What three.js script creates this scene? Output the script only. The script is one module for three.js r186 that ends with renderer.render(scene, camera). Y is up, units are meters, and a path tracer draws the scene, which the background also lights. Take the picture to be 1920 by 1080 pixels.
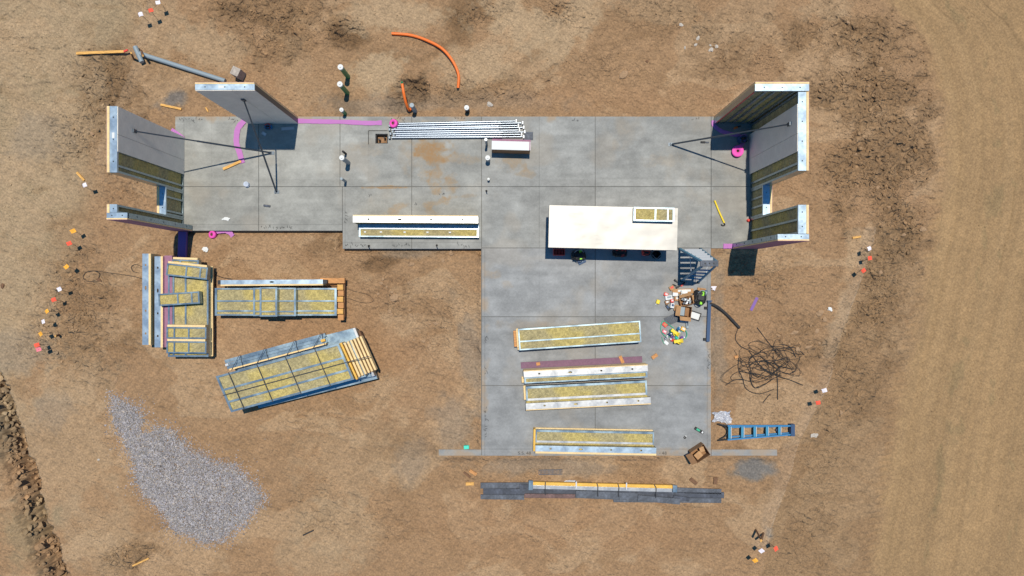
import * as THREE from 'three';
import { mergeGeometries, toCreasedNormals } from 'three/addons/utils/BufferGeometryUtils.js';
import { RoundedBoxGeometry } from 'three/addons/geometries/RoundedBoxGeometry.js';

// ---------------------------------------------------------------- camera, sky, sun, exposure
const CAM_H = 16.1;                       // drone hovering straight above the site, metres over the slab
const scene = new THREE.Scene();
const camera = new THREE.PerspectiveCamera(2 * Math.atan(540 / 1288) * 180 / Math.PI, 16 / 9, 0.1, 2000);
camera.position.set(0, CAM_H, 0);
camera.up.set(0, 0, -1);
camera.lookAt(0, 0, 0);

{ // clear deep-blue sky, paler towards the horizon
  const w = 64, h = 64, d = new Float32Array(w * h * 4);
  for (let j = 0; j < h; j++) for (let i = 0; i < w; i++) {
    const el = Math.max(0, Math.sin((j + 0.5) / h * Math.PI - Math.PI / 2));   // rows run from the bottom up
    const t = Math.pow(1 - el, 3), o = (j * w + i) * 4;
    d[o] = 0.016 + 0.36 * t; d[o + 1] = 0.15 + 0.35 * t; d[o + 2] = 0.39 + 0.2 * t; d[o + 3] = 1;
  }
  const sky = new THREE.DataTexture(d, w, h, THREE.RGBAFormat, THREE.FloatType);
  sky.mapping = THREE.EquirectangularReflectionMapping;
  sky.magFilter = sky.minFilter = THREE.LinearFilter; sky.needsUpdate = true;
  scene.background = sky; scene.environment = sky;
}
const sun = new THREE.DirectionalLight(new THREE.Color().setRGB(1, 0.945, 0.83), 4.25);
sun.position.set(0.03 * 40, 40, -0.225 * 40);
sun.castShadow = true;
sun.shadow.mapSize.set(4096, 4096);
Object.assign(sun.shadow.camera, { left: -15, right: 15, top: 10, bottom: -10, near: 1, far: 80 });
sun.shadow.radius = 1;
scene.add(sun, sun.target);

const renderer = new THREE.WebGLRenderer({ antialias: true });
renderer.toneMapping = THREE.LinearToneMapping;
renderer.toneMappingExposure = 1.0;
renderer.shadowMap.enabled = true;
renderer.setSize(1024, 576);

// ---------------------------------------------------------------- helpers
function rng(seed) { return () => { seed |= 0; seed = seed + 0x6D2B79F5 | 0; let t = Math.imul(seed ^ seed >>> 15, 1 | seed); t = t + Math.imul(t ^ t >>> 7, 61 | t) ^ t; return ((t ^ t >>> 14) >>> 0) / 4294967296; }; }
const R = rng(7), rr = (a, b) => a + (b - a) * R();
const PERM = new Uint8Array(512), VAL = new Float32Array(256);
{ const r = rng(11), a = [...Array(256).keys()]; for (let i = 255; i > 0; i--) { const j = Math.floor(r() * (i + 1)); [a[i], a[j]] = [a[j], a[i]]; } for (let i = 0; i < 512; i++) PERM[i] = a[i & 255]; for (let i = 0; i < 256; i++) VAL[i] = r() * 2 - 1; }
function vn(x, y) {
  const xi = Math.floor(x), yi = Math.floor(y); let fx = x - xi, fy = y - yi; fx = fx * fx * (3 - 2 * fx); fy = fy * fy * (3 - 2 * fy);
  const X = xi & 255, Y = yi & 255, A = PERM[X] + Y, B = PERM[X + 1 & 255] + Y;
  const a = VAL[PERM[A & 255]], b = VAL[PERM[B & 255]], c = VAL[PERM[A + 1 & 255]], d = VAL[PERM[B + 1 & 255]];
  return a + (b - a) * fx + (c - a) * fy + (a - b - c + d) * fx * fy;
}
function fbm(x, y, o) { let s = 0, a = 0.5; for (let i = 0; i < o; i++) { s += a * vn(x, y); x = x * 2.03 + 17.3; y = y * 2.01 + 9.1; a *= 0.5; } return s; }
function worley(x, y) { const xi = Math.floor(x), yi = Math.floor(y); let m = 9; for (let j = -1; j < 2; j++) for (let i = -1; i < 2; i++) { const h = PERM[(PERM[(xi + i) & 255] + yi + j) & 255], dx = xi + i + 0.5 + 0.45 * VAL[h] - x, dy = yi + j + 0.5 + 0.45 * VAL[(h + 91) & 255] - y, d = dx * dx + dy * dy; if (d < m) m = d; } return Math.sqrt(m); }
const ss = (a, b, x) => { const t = Math.min(1, Math.max(0, (x - a) / (b - a))); return t * t * (3 - 2 * t); };
const lerp = (a, b, t) => a + (b - a) * t;
// site plan: 80 plan units to the metre, origin under the drone; a point seen at (u, v) and standing h metres over the slab
const PX = 80;
const at = (u, v, h = 0) => [(u - 960) / PX * (1 - h / CAM_H), (v - 540) / PX * (1 - h / CAM_H)];
const len = (n, h = 0) => n / PX * (1 - h / CAM_H);
const DEG = Math.PI / 180;

const used = {};
const numbered = (n) => { used[n] = (used[n] ?? -1) + 1; return used[n] ? `${n}_${String(used[n]).padStart(3, '0')}` : n; };
function thing(name, label, category, [x, y, z] = [0, 0, 0], turn = 0, group) {
  const o = new THREE.Group(); o.name = numbered(name); o.position.set(x, y, z); o.rotation.y = turn * DEG;
  o.userData = { label, category }; if (group) o.userData.group = group;
  scene.add(o); return o;
}
function part(parent, name, geo, mat) { const m = new THREE.Mesh(geo, mat); m.name = name; parent.add(m); return m; }
function single(name, label, category, geo, mat, group) { const m = new THREE.Mesh(geo, mat); m.name = numbered(name); m.userData = { label, category }; if (group) m.userData.group = group; scene.add(m); return m; }
// metre-based uv by the face's main direction
function metric(g, k = 1) {
  g = g.index ? g.toNonIndexed() : g; if (!g.attributes.normal) g.computeVertexNormals();
  const p = g.attributes.position, n = g.attributes.normal, uv = new Float32Array(p.count * 2);
  for (let i = 0; i < p.count; i++) {
    const ax = Math.abs(n.getX(i)), ay = Math.abs(n.getY(i)), az = Math.abs(n.getZ(i)); let a, b;
    if (ay >= ax && ay >= az) { a = p.getX(i); b = p.getZ(i); } else if (ax >= az) { a = p.getZ(i); b = p.getY(i); } else { a = p.getX(i); b = p.getY(i); }
    uv[2 * i] = a * k; uv[2 * i + 1] = b * k;
  }
  g.setAttribute('uv', new THREE.BufferAttribute(uv, 2)); return g;
}
const bx = (w, h, d, x = 0, y = 0, z = 0, ry = 0) => { const g = new THREE.BoxGeometry(w, h, d); if (ry) g.rotateY(ry * DEG); g.translate(x, y, z); return metric(g); };
const rb = (w, h, d, x = 0, y = 0, z = 0, r = 0.008, ry = 0) => { const g = new RoundedBoxGeometry(w, h, d, 2, Math.min(r, w / 2.1, h / 2.1, d / 2.1)); if (ry) g.rotateY(ry * DEG); g.translate(x, y, z); return metric(g); };
const span = (x0, x1, y0, y1, z0, z1) => bx(x1 - x0, y1 - y0, z1 - z0, (x0 + x1) / 2, (y0 + y1) / 2, (z0 + z1) / 2);
const V = (x, y, z) => new THREE.Vector3(x, y, z);
function tube(pts, r, seg = 0, rad = 8) { return new THREE.TubeGeometry(new THREE.CatmullRomCurve3(pts.map((p) => p.isVector3 ? p : V(...p))), seg || pts.length * 6, r, rad, false); }
function rod(a, b, r, rad = 10) { a = V(...a); b = V(...b); const d = b.clone().sub(a), g = new THREE.CylinderGeometry(r, r, d.length(), rad); g.applyQuaternion(new THREE.Quaternion().setFromUnitVectors(V(0, 1, 0), d.clone().normalize())); const m = a.add(b).multiplyScalar(0.5); g.translate(m.x, m.y, m.z); return g; }
function bar(a, b, w, h) { // square bar between two points, w across, h up
  a = V(...a); b = V(...b); const d = b.clone().sub(a), L = d.length(), g = new THREE.BoxGeometry(L, h, w); d.normalize();
  const side = V(-d.z, 0, d.x).normalize(), up = side.clone().cross(d).multiplyScalar(-1); if (up.y < 0) { up.negate(); side.negate(); }
  const m = new THREE.Matrix4().makeBasis(d, up, side.clone()); if (m.determinant() < 0) m.makeBasis(d, up, side.negate());
  g.applyMatrix4(m); const c = a.add(b).multiplyScalar(0.5); g.translate(c.x, c.y, c.z); return metric(g);
}
const merge = (...g) => mergeGeometries(g.flat().map((q) => { q = q.index ? q.toNonIndexed() : q; for (const k of Object.keys(q.attributes)) if (!['position', 'normal', 'uv'].includes(k)) q.deleteAttribute(k); if (!q.attributes.uv) q.setAttribute('uv', new THREE.BufferAttribute(new Float32Array(q.attributes.position.count * 2), 2)); return q; }));

// ---------------------------------------------------------------- textures and materials
const toS = (v) => Math.max(0, Math.min(255, v));
function tex(w, h, f, { srgb = true, rx = 1, ry = 1 } = {}) {
  const d = new Uint8Array(w * h * 4);
  for (let j = 0; j < h; j++) for (let i = 0; i < w; i++) { const c = f(i, j), o = (j * w + i) * 4; if (c.length) { d[o] = toS(c[0]); d[o + 1] = toS(c[1]); d[o + 2] = toS(c[2]); } else d[o] = d[o + 1] = d[o + 2] = toS(c); d[o + 3] = 255; }
  const t = new THREE.DataTexture(d, w, h); t.wrapS = t.wrapT = THREE.RepeatWrapping; t.magFilter = THREE.LinearFilter; t.minFilter = THREE.LinearMipmapLinearFilter; t.generateMipmaps = true;
  if (srgb) t.colorSpace = THREE.SRGBColorSpace; t.repeat.set(rx, ry); t.needsUpdate = true; return t;
}
// noise that tiles over n cells
function tvn(x, y, n) { const xi = Math.floor(x), yi = Math.floor(y); let fx = x - xi, fy = y - yi; fx = fx * fx * (3 - 2 * fx); fy = fy * fy * (3 - 2 * fy); const m = (q) => ((q % n) + n) % n; const v = (a, b) => VAL[PERM[(PERM[m(a) & 255] + m(b) * 7) & 255]]; const a = v(xi, yi), b = v(xi + 1, yi), c = v(xi, yi + 1), d = v(xi + 1, yi + 1); return a + (b - a) * fx + (c - a) * fy + (a - b - c + d) * fx * fy; }
const tfbm = (x, y, n, o) => { let s = 0, a = 0.5; for (let i = 0; i < o; i++) { s += a * tvn(x * n, y * n, n); n *= 2; a *= 0.55; } return s; };
const fineBump = tex(512, 512, (i, j) => 128 + 150 * tfbm(i / 512, j / 512, 24, 4), { srgb: false });
const woolTex = tex(512, 512, (i, j) => {
  const u = i / 512, v = j / 512, a = tfbm(u, v, 3, 3), b = tfbm(u + 0.3, v * 1.0, 40, 3), f = tfbm(u * 1, v * 1, 90, 2);
  const t = ss(-0.25, 0.3, a); const k = 1 + 0.18 * b + 0.18 * f + 0.08 * a;
  return [lerp(168, 176, t) * k, lerp(154, 158, t) * k, lerp(112, 98, t) * k];
}, { rx: 0.7, ry: 0.7 });
const woolBump = tex(512, 512, (i, j) => 128 + 100 * tfbm(i / 512, j / 512, 10, 5), { srgb: false, rx: 1.4, ry: 1.4 });
const galvTex = tex(256, 256, (i, j) => { const a = tfbm(i / 256, j / 256, 20, 3), b = tfbm(i / 256, j / 256, 4, 3); return 212 + 22 * a + 10 * b; }, { rx: 1.2, ry: 1.2 });
const galvRough = tex(256, 256, (i, j) => 150 + 60 * tfbm(i / 256 + 0.4, j / 256, 6, 4), { srgb: false, rx: 0.8, ry: 0.8 });
const woodTex = (r, g, b) => tex(256, 256, (i, j) => { const a = tfbm(i / 256, j / 256 * 6, 6, 3), f = tfbm(i / 256 * 0.5, j / 256 * 8, 16, 2); const k = 1 + 0.14 * a + 0.16 * f; return [r * k, g * k, b * k]; }, { rx: 1.5, ry: 1.5 });
const speck = (r, g, b, n, k1, k2) => tex(256, 256, (i, j) => { const a = tfbm(i / 256, j / 256, 5, 4), f = tfbm(i / 256, j / 256, n, 2); const k = 1 + k1 * a + k2 * f; return [r * k, g * k, b * k]; });
const mat = (o) => { const { c, ...q } = o; const m = new THREE.MeshStandardMaterial({ roughness: 0.8, ...q }); if (c) m.color.setRGB(...c); return m; };
const M = {
  steel: mat({ map: galvTex, metalness: 0.8, roughness: 0.53, roughnessMap: galvRough, c: [0.44, 0.57, 0.65] }),
  steelL: mat({ map: galvTex, metalness: 0.7, roughness: 0.62, roughnessMap: galvRough, c: [0.6, 0.75, 0.88] }),
  mauve: mat({ map: speck(122, 90, 108, 40, 0.08, 0.07), roughness: 0.8 }),
  tread: mat({ c: [0.3, 0.32, 0.35], metalness: 0.4, roughness: 0.6 }),
  sheet: mat({ map: galvTex, metalness: 0.6, roughness: 0.62, roughnessMap: galvRough, c: [0.72, 0.72, 0.72] }),
  panelSheet: mat({ map: tex(256, 256, (i, j) => { const a = tfbm(i / 256, j / 256, 3, 4), b = tfbm(i / 256 + 0.2, j / 256 * 2, 14, 3), k = 1 - 0.10 * ss(0.0, 0.5, a) * (0.7 + 0.6 * b) - 0.03 * Math.abs(b); return [246 * k, 243 * k, 238 * k]; }, { rx: 0.45, ry: 0.6 }), c: [0.5, 0.487, 0.465], metalness: 0.34, roughness: 0.5 }),  // pale grey patches: scuffs plus reflections put into the colour
  pole: mat({ metalness: 0.9, roughness: 0.33, c: [0.34, 0.38, 0.43] }),
  brace: mat({ metalness: 0.8, roughness: 0.45, c: [0.10, 0.12, 0.145] }),
  wool: mat({ map: woolTex, bumpMap: woolBump, bumpScale: 0.03, roughness: 1 }),
  foam: mat({ map: speck(232, 200, 146, 60, 0.08, 0.08), roughness: 0.9 }),
  foamO: mat({ map: speck(226, 176, 82, 60, 0.1, 0.08), roughness: 0.85 }),
  pink: mat({ map: speck(152, 106, 128, 40, 0.08, 0.07), roughness: 0.8 }),
  board: mat({ map: speck(228, 219, 206, 30, 0.05, 0.03), roughness: 0.7 }),
  pinkFilm: mat({ c: [0.46, 0.16, 0.42], roughness: 0.75 }),
  rollPink: mat({ c: [0.8, 0.08, 0.42], roughness: 0.7 }),
  pine: mat({ map: woodTex(222, 168, 92), roughness: 0.85 }),
  pineO: mat({ map: woodTex(198, 140, 86), roughness: 0.85 }),
  pineD: mat({ map: woodTex(118, 86, 62), roughness: 0.9 }),
  dark: mat({ map: speck(92, 96, 104, 30, 0.25, 0.2), roughness: 0.75, metalness: 0.15 }),
  darkB: mat({ map: speck(78, 82, 92, 24, 0.25, 0.2), roughness: 0.75, metalness: 0.15 }),
  darkR: mat({ map: speck(112, 88, 84, 24, 0.22, 0.2), roughness: 0.8 }),
  black: mat({ c: [0.012, 0.012, 0.014], roughness: 0.6 }),
  strap: mat({ c: [0.02, 0.02, 0.024], roughness: 0.5 }),
  rubber: mat({ c: [0.03, 0.028, 0.028], roughness: 0.85 }),
  greenPipe: mat({ c: [0.03, 0.22, 0.09], roughness: 0.45 }),
  white: mat({ c: [0.66, 0.66, 0.64], roughness: 0.6 }),
  greyPipe: mat({ c: [0.24, 0.29, 0.32], roughness: 0.5 }),
  orange: mat({ c: [0.85, 0.17, 0.02], roughness: 0.5 }),
  red: mat({ c: [0.72, 0.07, 0.05], roughness: 0.6 }),
  yellow: mat({ c: [0.83, 0.6, 0.02], roughness: 0.5 }),
  blueRail: mat({ c: [0.02, 0.17, 0.36], roughness: 0.45 }),
  tealRail: mat({ c: [0.03, 0.22, 0.36], roughness: 0.45 }),
  alu: mat({ c: [0.5, 0.52, 0.55], metalness: 0.6, roughness: 0.5 }),
  lime: mat({ c: [0.3, 0.72, 0.05], roughness: 0.7 }),
  card: mat({ map: speck(178, 136, 94, 20, 0.08, 0.05), roughness: 0.9 }),
  cardD: mat({ map: speck(146, 108, 74, 20, 0.08, 0.05), roughness: 0.9 }),
  block: mat({ map: speck(168, 158, 148, 30, 0.12, 0.14), roughness: 0.95 }),
  navy: mat({ c: [0.02, 0.06, 0.14], roughness: 0.6 }),
  purple: mat({ c: [0.2, 0.1, 0.32], roughness: 0.7 }),
  teal: mat({ c: [0.05, 0.62, 0.45], roughness: 0.5 }),
  greenCord: mat({ c: [0.03, 0.36, 0.2], roughness: 0.5 }),
  stone: mat({ map: speck(168, 136, 104, 16, 0.12, 0.12), roughness: 1, bumpMap: fineBump, bumpScale: 0.004 }),
  stoneL: mat({ map: speck(186, 176, 164, 16, 0.14, 0.12), roughness: 1 }),
  dirtPart: mat({ map: speck(138, 106, 78, 16, 0.2, 0.2), roughness: 1 }),
  film: new THREE.MeshPhysicalMaterial({ color: 0xeef4ff, roughness: 0.18, transmission: 0.55, thickness: 0, side: THREE.DoubleSide }),
  flagW: mat({ c: [0.8, 0.74, 0.78], side: THREE.DoubleSide }), flagR: mat({ c: [0.85, 0.1, 0.05], side: THREE.DoubleSide }), flagO: mat({ c: [0.88, 0.4, 0.04], side: THREE.DoubleSide }), flagP: mat({ c: [0.8, 0.2, 0.25], side: THREE.DoubleSide }),
  grate: mat({ c: [0.07, 0.075, 0.085], roughness: 0.6 }),
};

// ---------------------------------------------------------------- the ground: bare graded earth, pad, haul road, trench
const GK = 1 + 0.08 / CAM_H;
const slabRects = [[328, 218, 1413, 350], [328, 350, 642, 433], [642, 350, 903, 467], [903, 350, 1333, 855], [1333, 350, 1413, 466], [822, 842, 903, 855], [1333, 842, 1458, 855]];
const roadEdge = [[-300, 1480], [-100, 1600], [0, 1662], [50, 1712], [100, 1742], [200, 1765], [300, 1768], [400, 1757], [500, 1735], [600, 1715], [700, 1690], [800, 1672], [900, 1655], [1000, 1640], [1080, 1625], [1400, 1560]];
const curve = (tab, v) => { if (v <= tab[0][0]) return tab[0][1]; for (let i = 1; i < tab.length; i++) if (v <= tab[i][0]) { const [a, b] = tab[i - 1], [c, d] = tab[i], t = (v - a) / (c - a); return lerp(b, d, t * t * (3 - 2 * t) * 0.5 + t * 0.5); } return tab[tab.length - 1][1]; };
const padLeft = [[-400, 420], [0, 275], [90, 255], [300, 178], [680, 40], [1100, -60]];      // v -> u, crisp edge of the building pad
const padRight = [[-400, 1800], [430, 1642], [690, 1562], [860, 1490], [1020, 1440], [1400, 1330]];
const trenchEdge = [[500, -150], [640, -30], [705, 6], [760, 28], [830, 50], [900, 74], [980, 92], [1040, 115], [1080, 130], [1300, 210]];
// hand-placed patches: u, v, ru, rv, turn, strength  (soil turned over and rough)
const roughSpots = [[1640, 180, 110, 150, 0, 1], [1660, 330, 105, 110, 0, 1], [1600, 60, 120, 60, 0, .7], [1690, 420, 60, 60, 0, .9], [1640, 560, 60, 120, -20, .95], [1590, 720, 60, 110, -20, .6], [1545, 860, 55, 90, -20, .35], [1510, 1000, 60, 90, -15, .4], [1420, 110, 120, 60, 0, .45],
  [205, 150, 70, 85, 15, .9], [520, 60, 110, 70, 0, .8], [640, 60, 50, 26, 0, 1], [470, 20, 90, 30, 0, .7], [150, 250, 60, 70, 0, .7], [150, 580, 80, 120, 10, .8], [90, 640, 60, 60, 0, .5], [240, 330, 60, 60, 0, .5], [250, 1040, 70, 30, 10, 1], [910, 25, 55, 25, 10, .8], [770, 175, 40, 40, 0, .9], [850, 175, 70, 30, 0, .7], [960, 170, 80, 30, 0, .6], [630, 60, 30, 30, 0, .8],
  [1260, 30, 120, 40, 0, .5], [1050, 20, 70, 26, -25, .8], [1120, 120, 90, 40, 0, .35], [700, 480, 80, 20, 5, .5], [740, 560, 60, 50, 0, .45], [830, 600, 70, 90, 0, .4], [1480, 640, 70, 60, 0, .5], [1440, 520, 70, 60, 0, .5], [1450, 780, 50, 40, 0, .4], [1460, 230, 0, 0, 0, 0], [1580, 330, 80, 80, 0, .7], [720, 975, 60, 50, 0, .35], [600, 940, 50, 60, 0, .4], [420, 480, 30, 30, 0, .2]];
// colour patches: u, v, ru, rv, turn, [r g b] towards, strength
const DAMP = [134, 102, 69], PALE = [200, 169, 132], GREYD = [160, 146, 130], TAN = [186, 143, 103];
const tintSpots = [[600, 462, 54, 22, 10, DAMP, .7], [700, 496, 46, 14, 8, DAMP, .9], [650, 68, 44, 22, -5, DAMP, .85], [905, 20, 62, 40, -25, DAMP, .6], [862, 60, 16, 40, 30, DAMP, .6], [770, 175, 36, 30, 0, DAMP, .75], [560, 100, 60, 12, 25, DAMP, .35], [490, 40, 70, 14, -20, DAMP, .4], [830, 90, 50, 8, 30, DAMP, .4], [720, 100, 50, 8, -10, DAMP, .35], [1010, 95, 60, 10, 35, DAMP, .35], [1190, 70, 110, 12, 15, DAMP, .3], [1330, 130, 90, 14, 10, DAMP, .25], [150, 150, 50, 12, 0, DAMP, .35], [110, 420, 60, 14, 20, DAMP, .3], [230, 640, 50, 14, 30, DAMP, .25], [430, 870, 0.1, 0.1, 0, DAMP, 0], [560, 830, 60, 12, 25, DAMP, .2], [1480, 930, 40, 10, 60, DAMP, .25], [735, 832, 56, 34, 10, DAMP, .32], [645, 198, 26, 18, 0, DAMP, .6], [300, 140, 60, 80, 0, DAMP, .12], [220, 140, 60, 70, 0, DAMP, .45],
  [735, 28, 70, 34, 0, PALE, .85], [965, 40, 62, 46, 0, PALE, .9], [1250, 20, 60, 26, 0, PALE, .4], [1560, 15, 60, 20, 0, PALE, .5], [300, 50, 40, 60, 20, PALE, .5], [1380, 30, 60, 30, 20, PALE, .35], [705, 135, 46, 34, 0, PALE, .95], [560, 150, 40, 60, 0, PALE, .3], [895, 118, 70, 36, 20, PALE, .7], [1070, 55, 66, 36, 45, PALE, .8], [70, 70, 110, 90, 0, PALE, .6], [70, 260, 90, 110, 0, PALE, .6], [40, 400, 70, 60, 0, PALE, .45], [35, 560, 70, 150, 0, PALE, .6], [130, 830, 90, 120, 0, PALE, .5], [180, 1000, 60, 60, 0, PALE, .45], [640, 985, 60, 50, 0, PALE, .55], [590, 1050, 60, 30, 0, PALE, .5], [395, 95, 60, 40, 0, PALE, .6], [1600, 480, 20, 60, -22, PALE, .55], [1590, 560, 24, 50, -22, PALE, .5], [1575, 600, 14, 50, -18, PALE, .5], [640, 860, 70, 80, 0, PALE, .35],
  [500, 460, 130, 60, 0, TAN, .4], [480, 600, 120, 80, 0, TAN, .45], [640, 640, 120, 120, 0, TAN, .5], [800, 700, 90, 90, 0, TAN, .45], [1130, 185, 200, 28, 0, TAN, .5], [1040, 980, 260, 70, 0, TAN, .45], [1400, 600, 60, 80, 0, TAN, .4],
  [210, 390, 40, 60, 0, TAN, .3], [870, 190, 200, 20, 0, GREYD, .25], [700, 200, 120, 14, 0, GREYD, .35], [1000, 876, 120, 16, 0, GREYD, .45], [1345, 640, 14, 120, 0, GREYD, .45], [880, 660, 22, 120, 10, GREYD, .45], [860, 800, 36, 50, 20, GREYD, .4], [770, 870, 26, 40, 0, GREYD, .35], [770, 470, 60, 12, 0, GREYD, .5], [320, 190, 26, 16, 20, [122, 120, 120], .7], [1412, 878, 34, 16, 5, [128, 130, 132], .75], [1440, 1000, 12, 26, 20, [150, 146, 140], .8], [100, 770, 30, 30, 0, GREYD, .3], [60, 250, 60, 40, 0, GREYD, .3], [40, 1000, 50, 60, 0, [168, 150, 116], .5], [30, 660, 60, 40, 0, GREYD, .3]];
const spotMask = (s, u, v, wob, soft = 0.45) => { const a = s[4] * DEG, du = u - s[0], dv = v - s[1], x = (du * Math.cos(a) - dv * Math.sin(a)) / s[2], y = (du * Math.sin(a) + dv * Math.cos(a)) / s[3]; const d2 = x * x + y * y; if (d2 > 3) return 0; return 1 - ss(soft, 1.25, Math.sqrt(d2) + wob); };
const gravelPoly = [[203, 738], [230, 748], [258, 760], [272, 785], [268, 800], [300, 795], [330, 808], [345, 826], [362, 845], [385, 848], [400, 862], [440, 868], [462, 890], [485, 910], [498, 935], [480, 962], [462, 985], [440, 1000], [425, 1012], [385, 1025], [360, 1012], [330, 1005], [310, 985], [300, 965], [270, 935], [250, 905], [246, 880], [242, 860], [228, 835], [222, 815], [207, 795], [206, 770]];
function inPoly(p, u, v) { let c = false; for (let i = 0, j = p.length - 1; i < p.length; j = i++) { const [a, b] = p[i], [d, e] = p[j]; if ((b > v) !== (e > v) && u < (d - a) * (v - b) / (e - b) + a) c = !c; } return c; }
function polyDist(p, u, v) { let m = 1e9; for (let i = 0, j = p.length - 1; i < p.length; j = i++) { const [a, b] = p[j], [c, d] = p[i], t = Math.max(0, Math.min(1, ((u - a) * (c - a) + (v - b) * (d - b)) / ((c - a) ** 2 + (d - b) ** 2))); m = Math.min(m, Math.hypot(u - a - t * (c - a), v - b - t * (d - b))); } return m; }
// tracks pressed by tyres: u0,v0,u1,v1, half width, rib pitch, depth
const treads = [[30, 85, 20, 150, 9, 11, .012], [60, 90, 48, 155, 9, 11, .012], [0, 80, 120, 78, 8, 0, .012], [0, 172, 95, 160, 6, 0, .014], [55, 82, 125, 80, 8, 0, -.02], [880, 10, 836, 80, 12, 6, .014], [868, 20, 866, 62, 6, 5, .012], [905, 80, 842, 42, 0, 0, 0], [946, 0, 936, 62, 3, 0, .01], [840, 42, 748, 58, 3, 0, .006], [1065, 0, 1012, 55, 9, 7, .012], [0, 45, 60, 8, 10, 0, .012], [1715, 60, 1768, 150, 4, 0, .014], [1560, 30, 1700, 130, 5, 0, .01], [760, 110, 735, 125, 9, 7, .01]];
const wheelTracks = [[26, 12], [66, 13], [128, 14], [176, 14]];
function wheels(d, v) { let a = 0, e = 0; for (const [d0, w] of wheelTracks) { const q = (d - d0 - 9 * vn(v / 260 + d0, 3) - 3 * vn(v / 90, d0)) / w; a = Math.max(a, Math.exp(-q * q * q * q)); e = Math.max(e, Math.exp(-(((Math.abs(q) - 1.25) / 0.22) ** 2))); } return [a, e]; }
const zone = { rough: 0, road: 0, roadD: 0, pad: 0, trench: 0, damp: 0 };
function zones(u, v) {
  const w1 = fbm(u / 60, v / 60, 3), w2 = fbm(u / 18 + 31, v / 18, 3);
  let rough = 0.07; for (const s of roughSpots) if (s[2]) { const m = spotMask(s, u, v, w1 * 0.9 + w2 * 0.5, 0.05) * s[5]; rough = rough + m * (1 - rough) * 0.85; }
  const dr = u - curve(roadEdge, v); zone.roadD = dr; zone.road = ss(-22, 24, dr + w2 * 22 + w1 * 10);
  const pl = u - curve(padLeft, v), pr = curve(padRight, v) - u; zone.padL = pl; zone.padR = pr;
  rough = Math.min(1, rough); zone.rough = rough * (1 - zone.road); zone.w1 = w1; zone.w2 = w2;
  const wx = 34 * vn(u / 75 + 11, v / 75), wy = 34 * vn(u / 75, v / 75 + 23);
  zone.crust = ss(0.0, 0.10, fbm((u + wx) / 130 + 8, (v + wy) / 80, 4)) * (1 - zone.road); zone.loose = ss(0.06, 0.17, fbm((u + wx) / 36 + 50, (v + wy) / 23, 4)) * (1 - zone.road);
  const te = curve(trenchEdge, v) - u + fbm(u / 9, v / 9, 3) * 9 + w1 * 5; zone.te = te;      // > 0 inside, to the left of its crisp right lip
  return zone;
}
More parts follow.
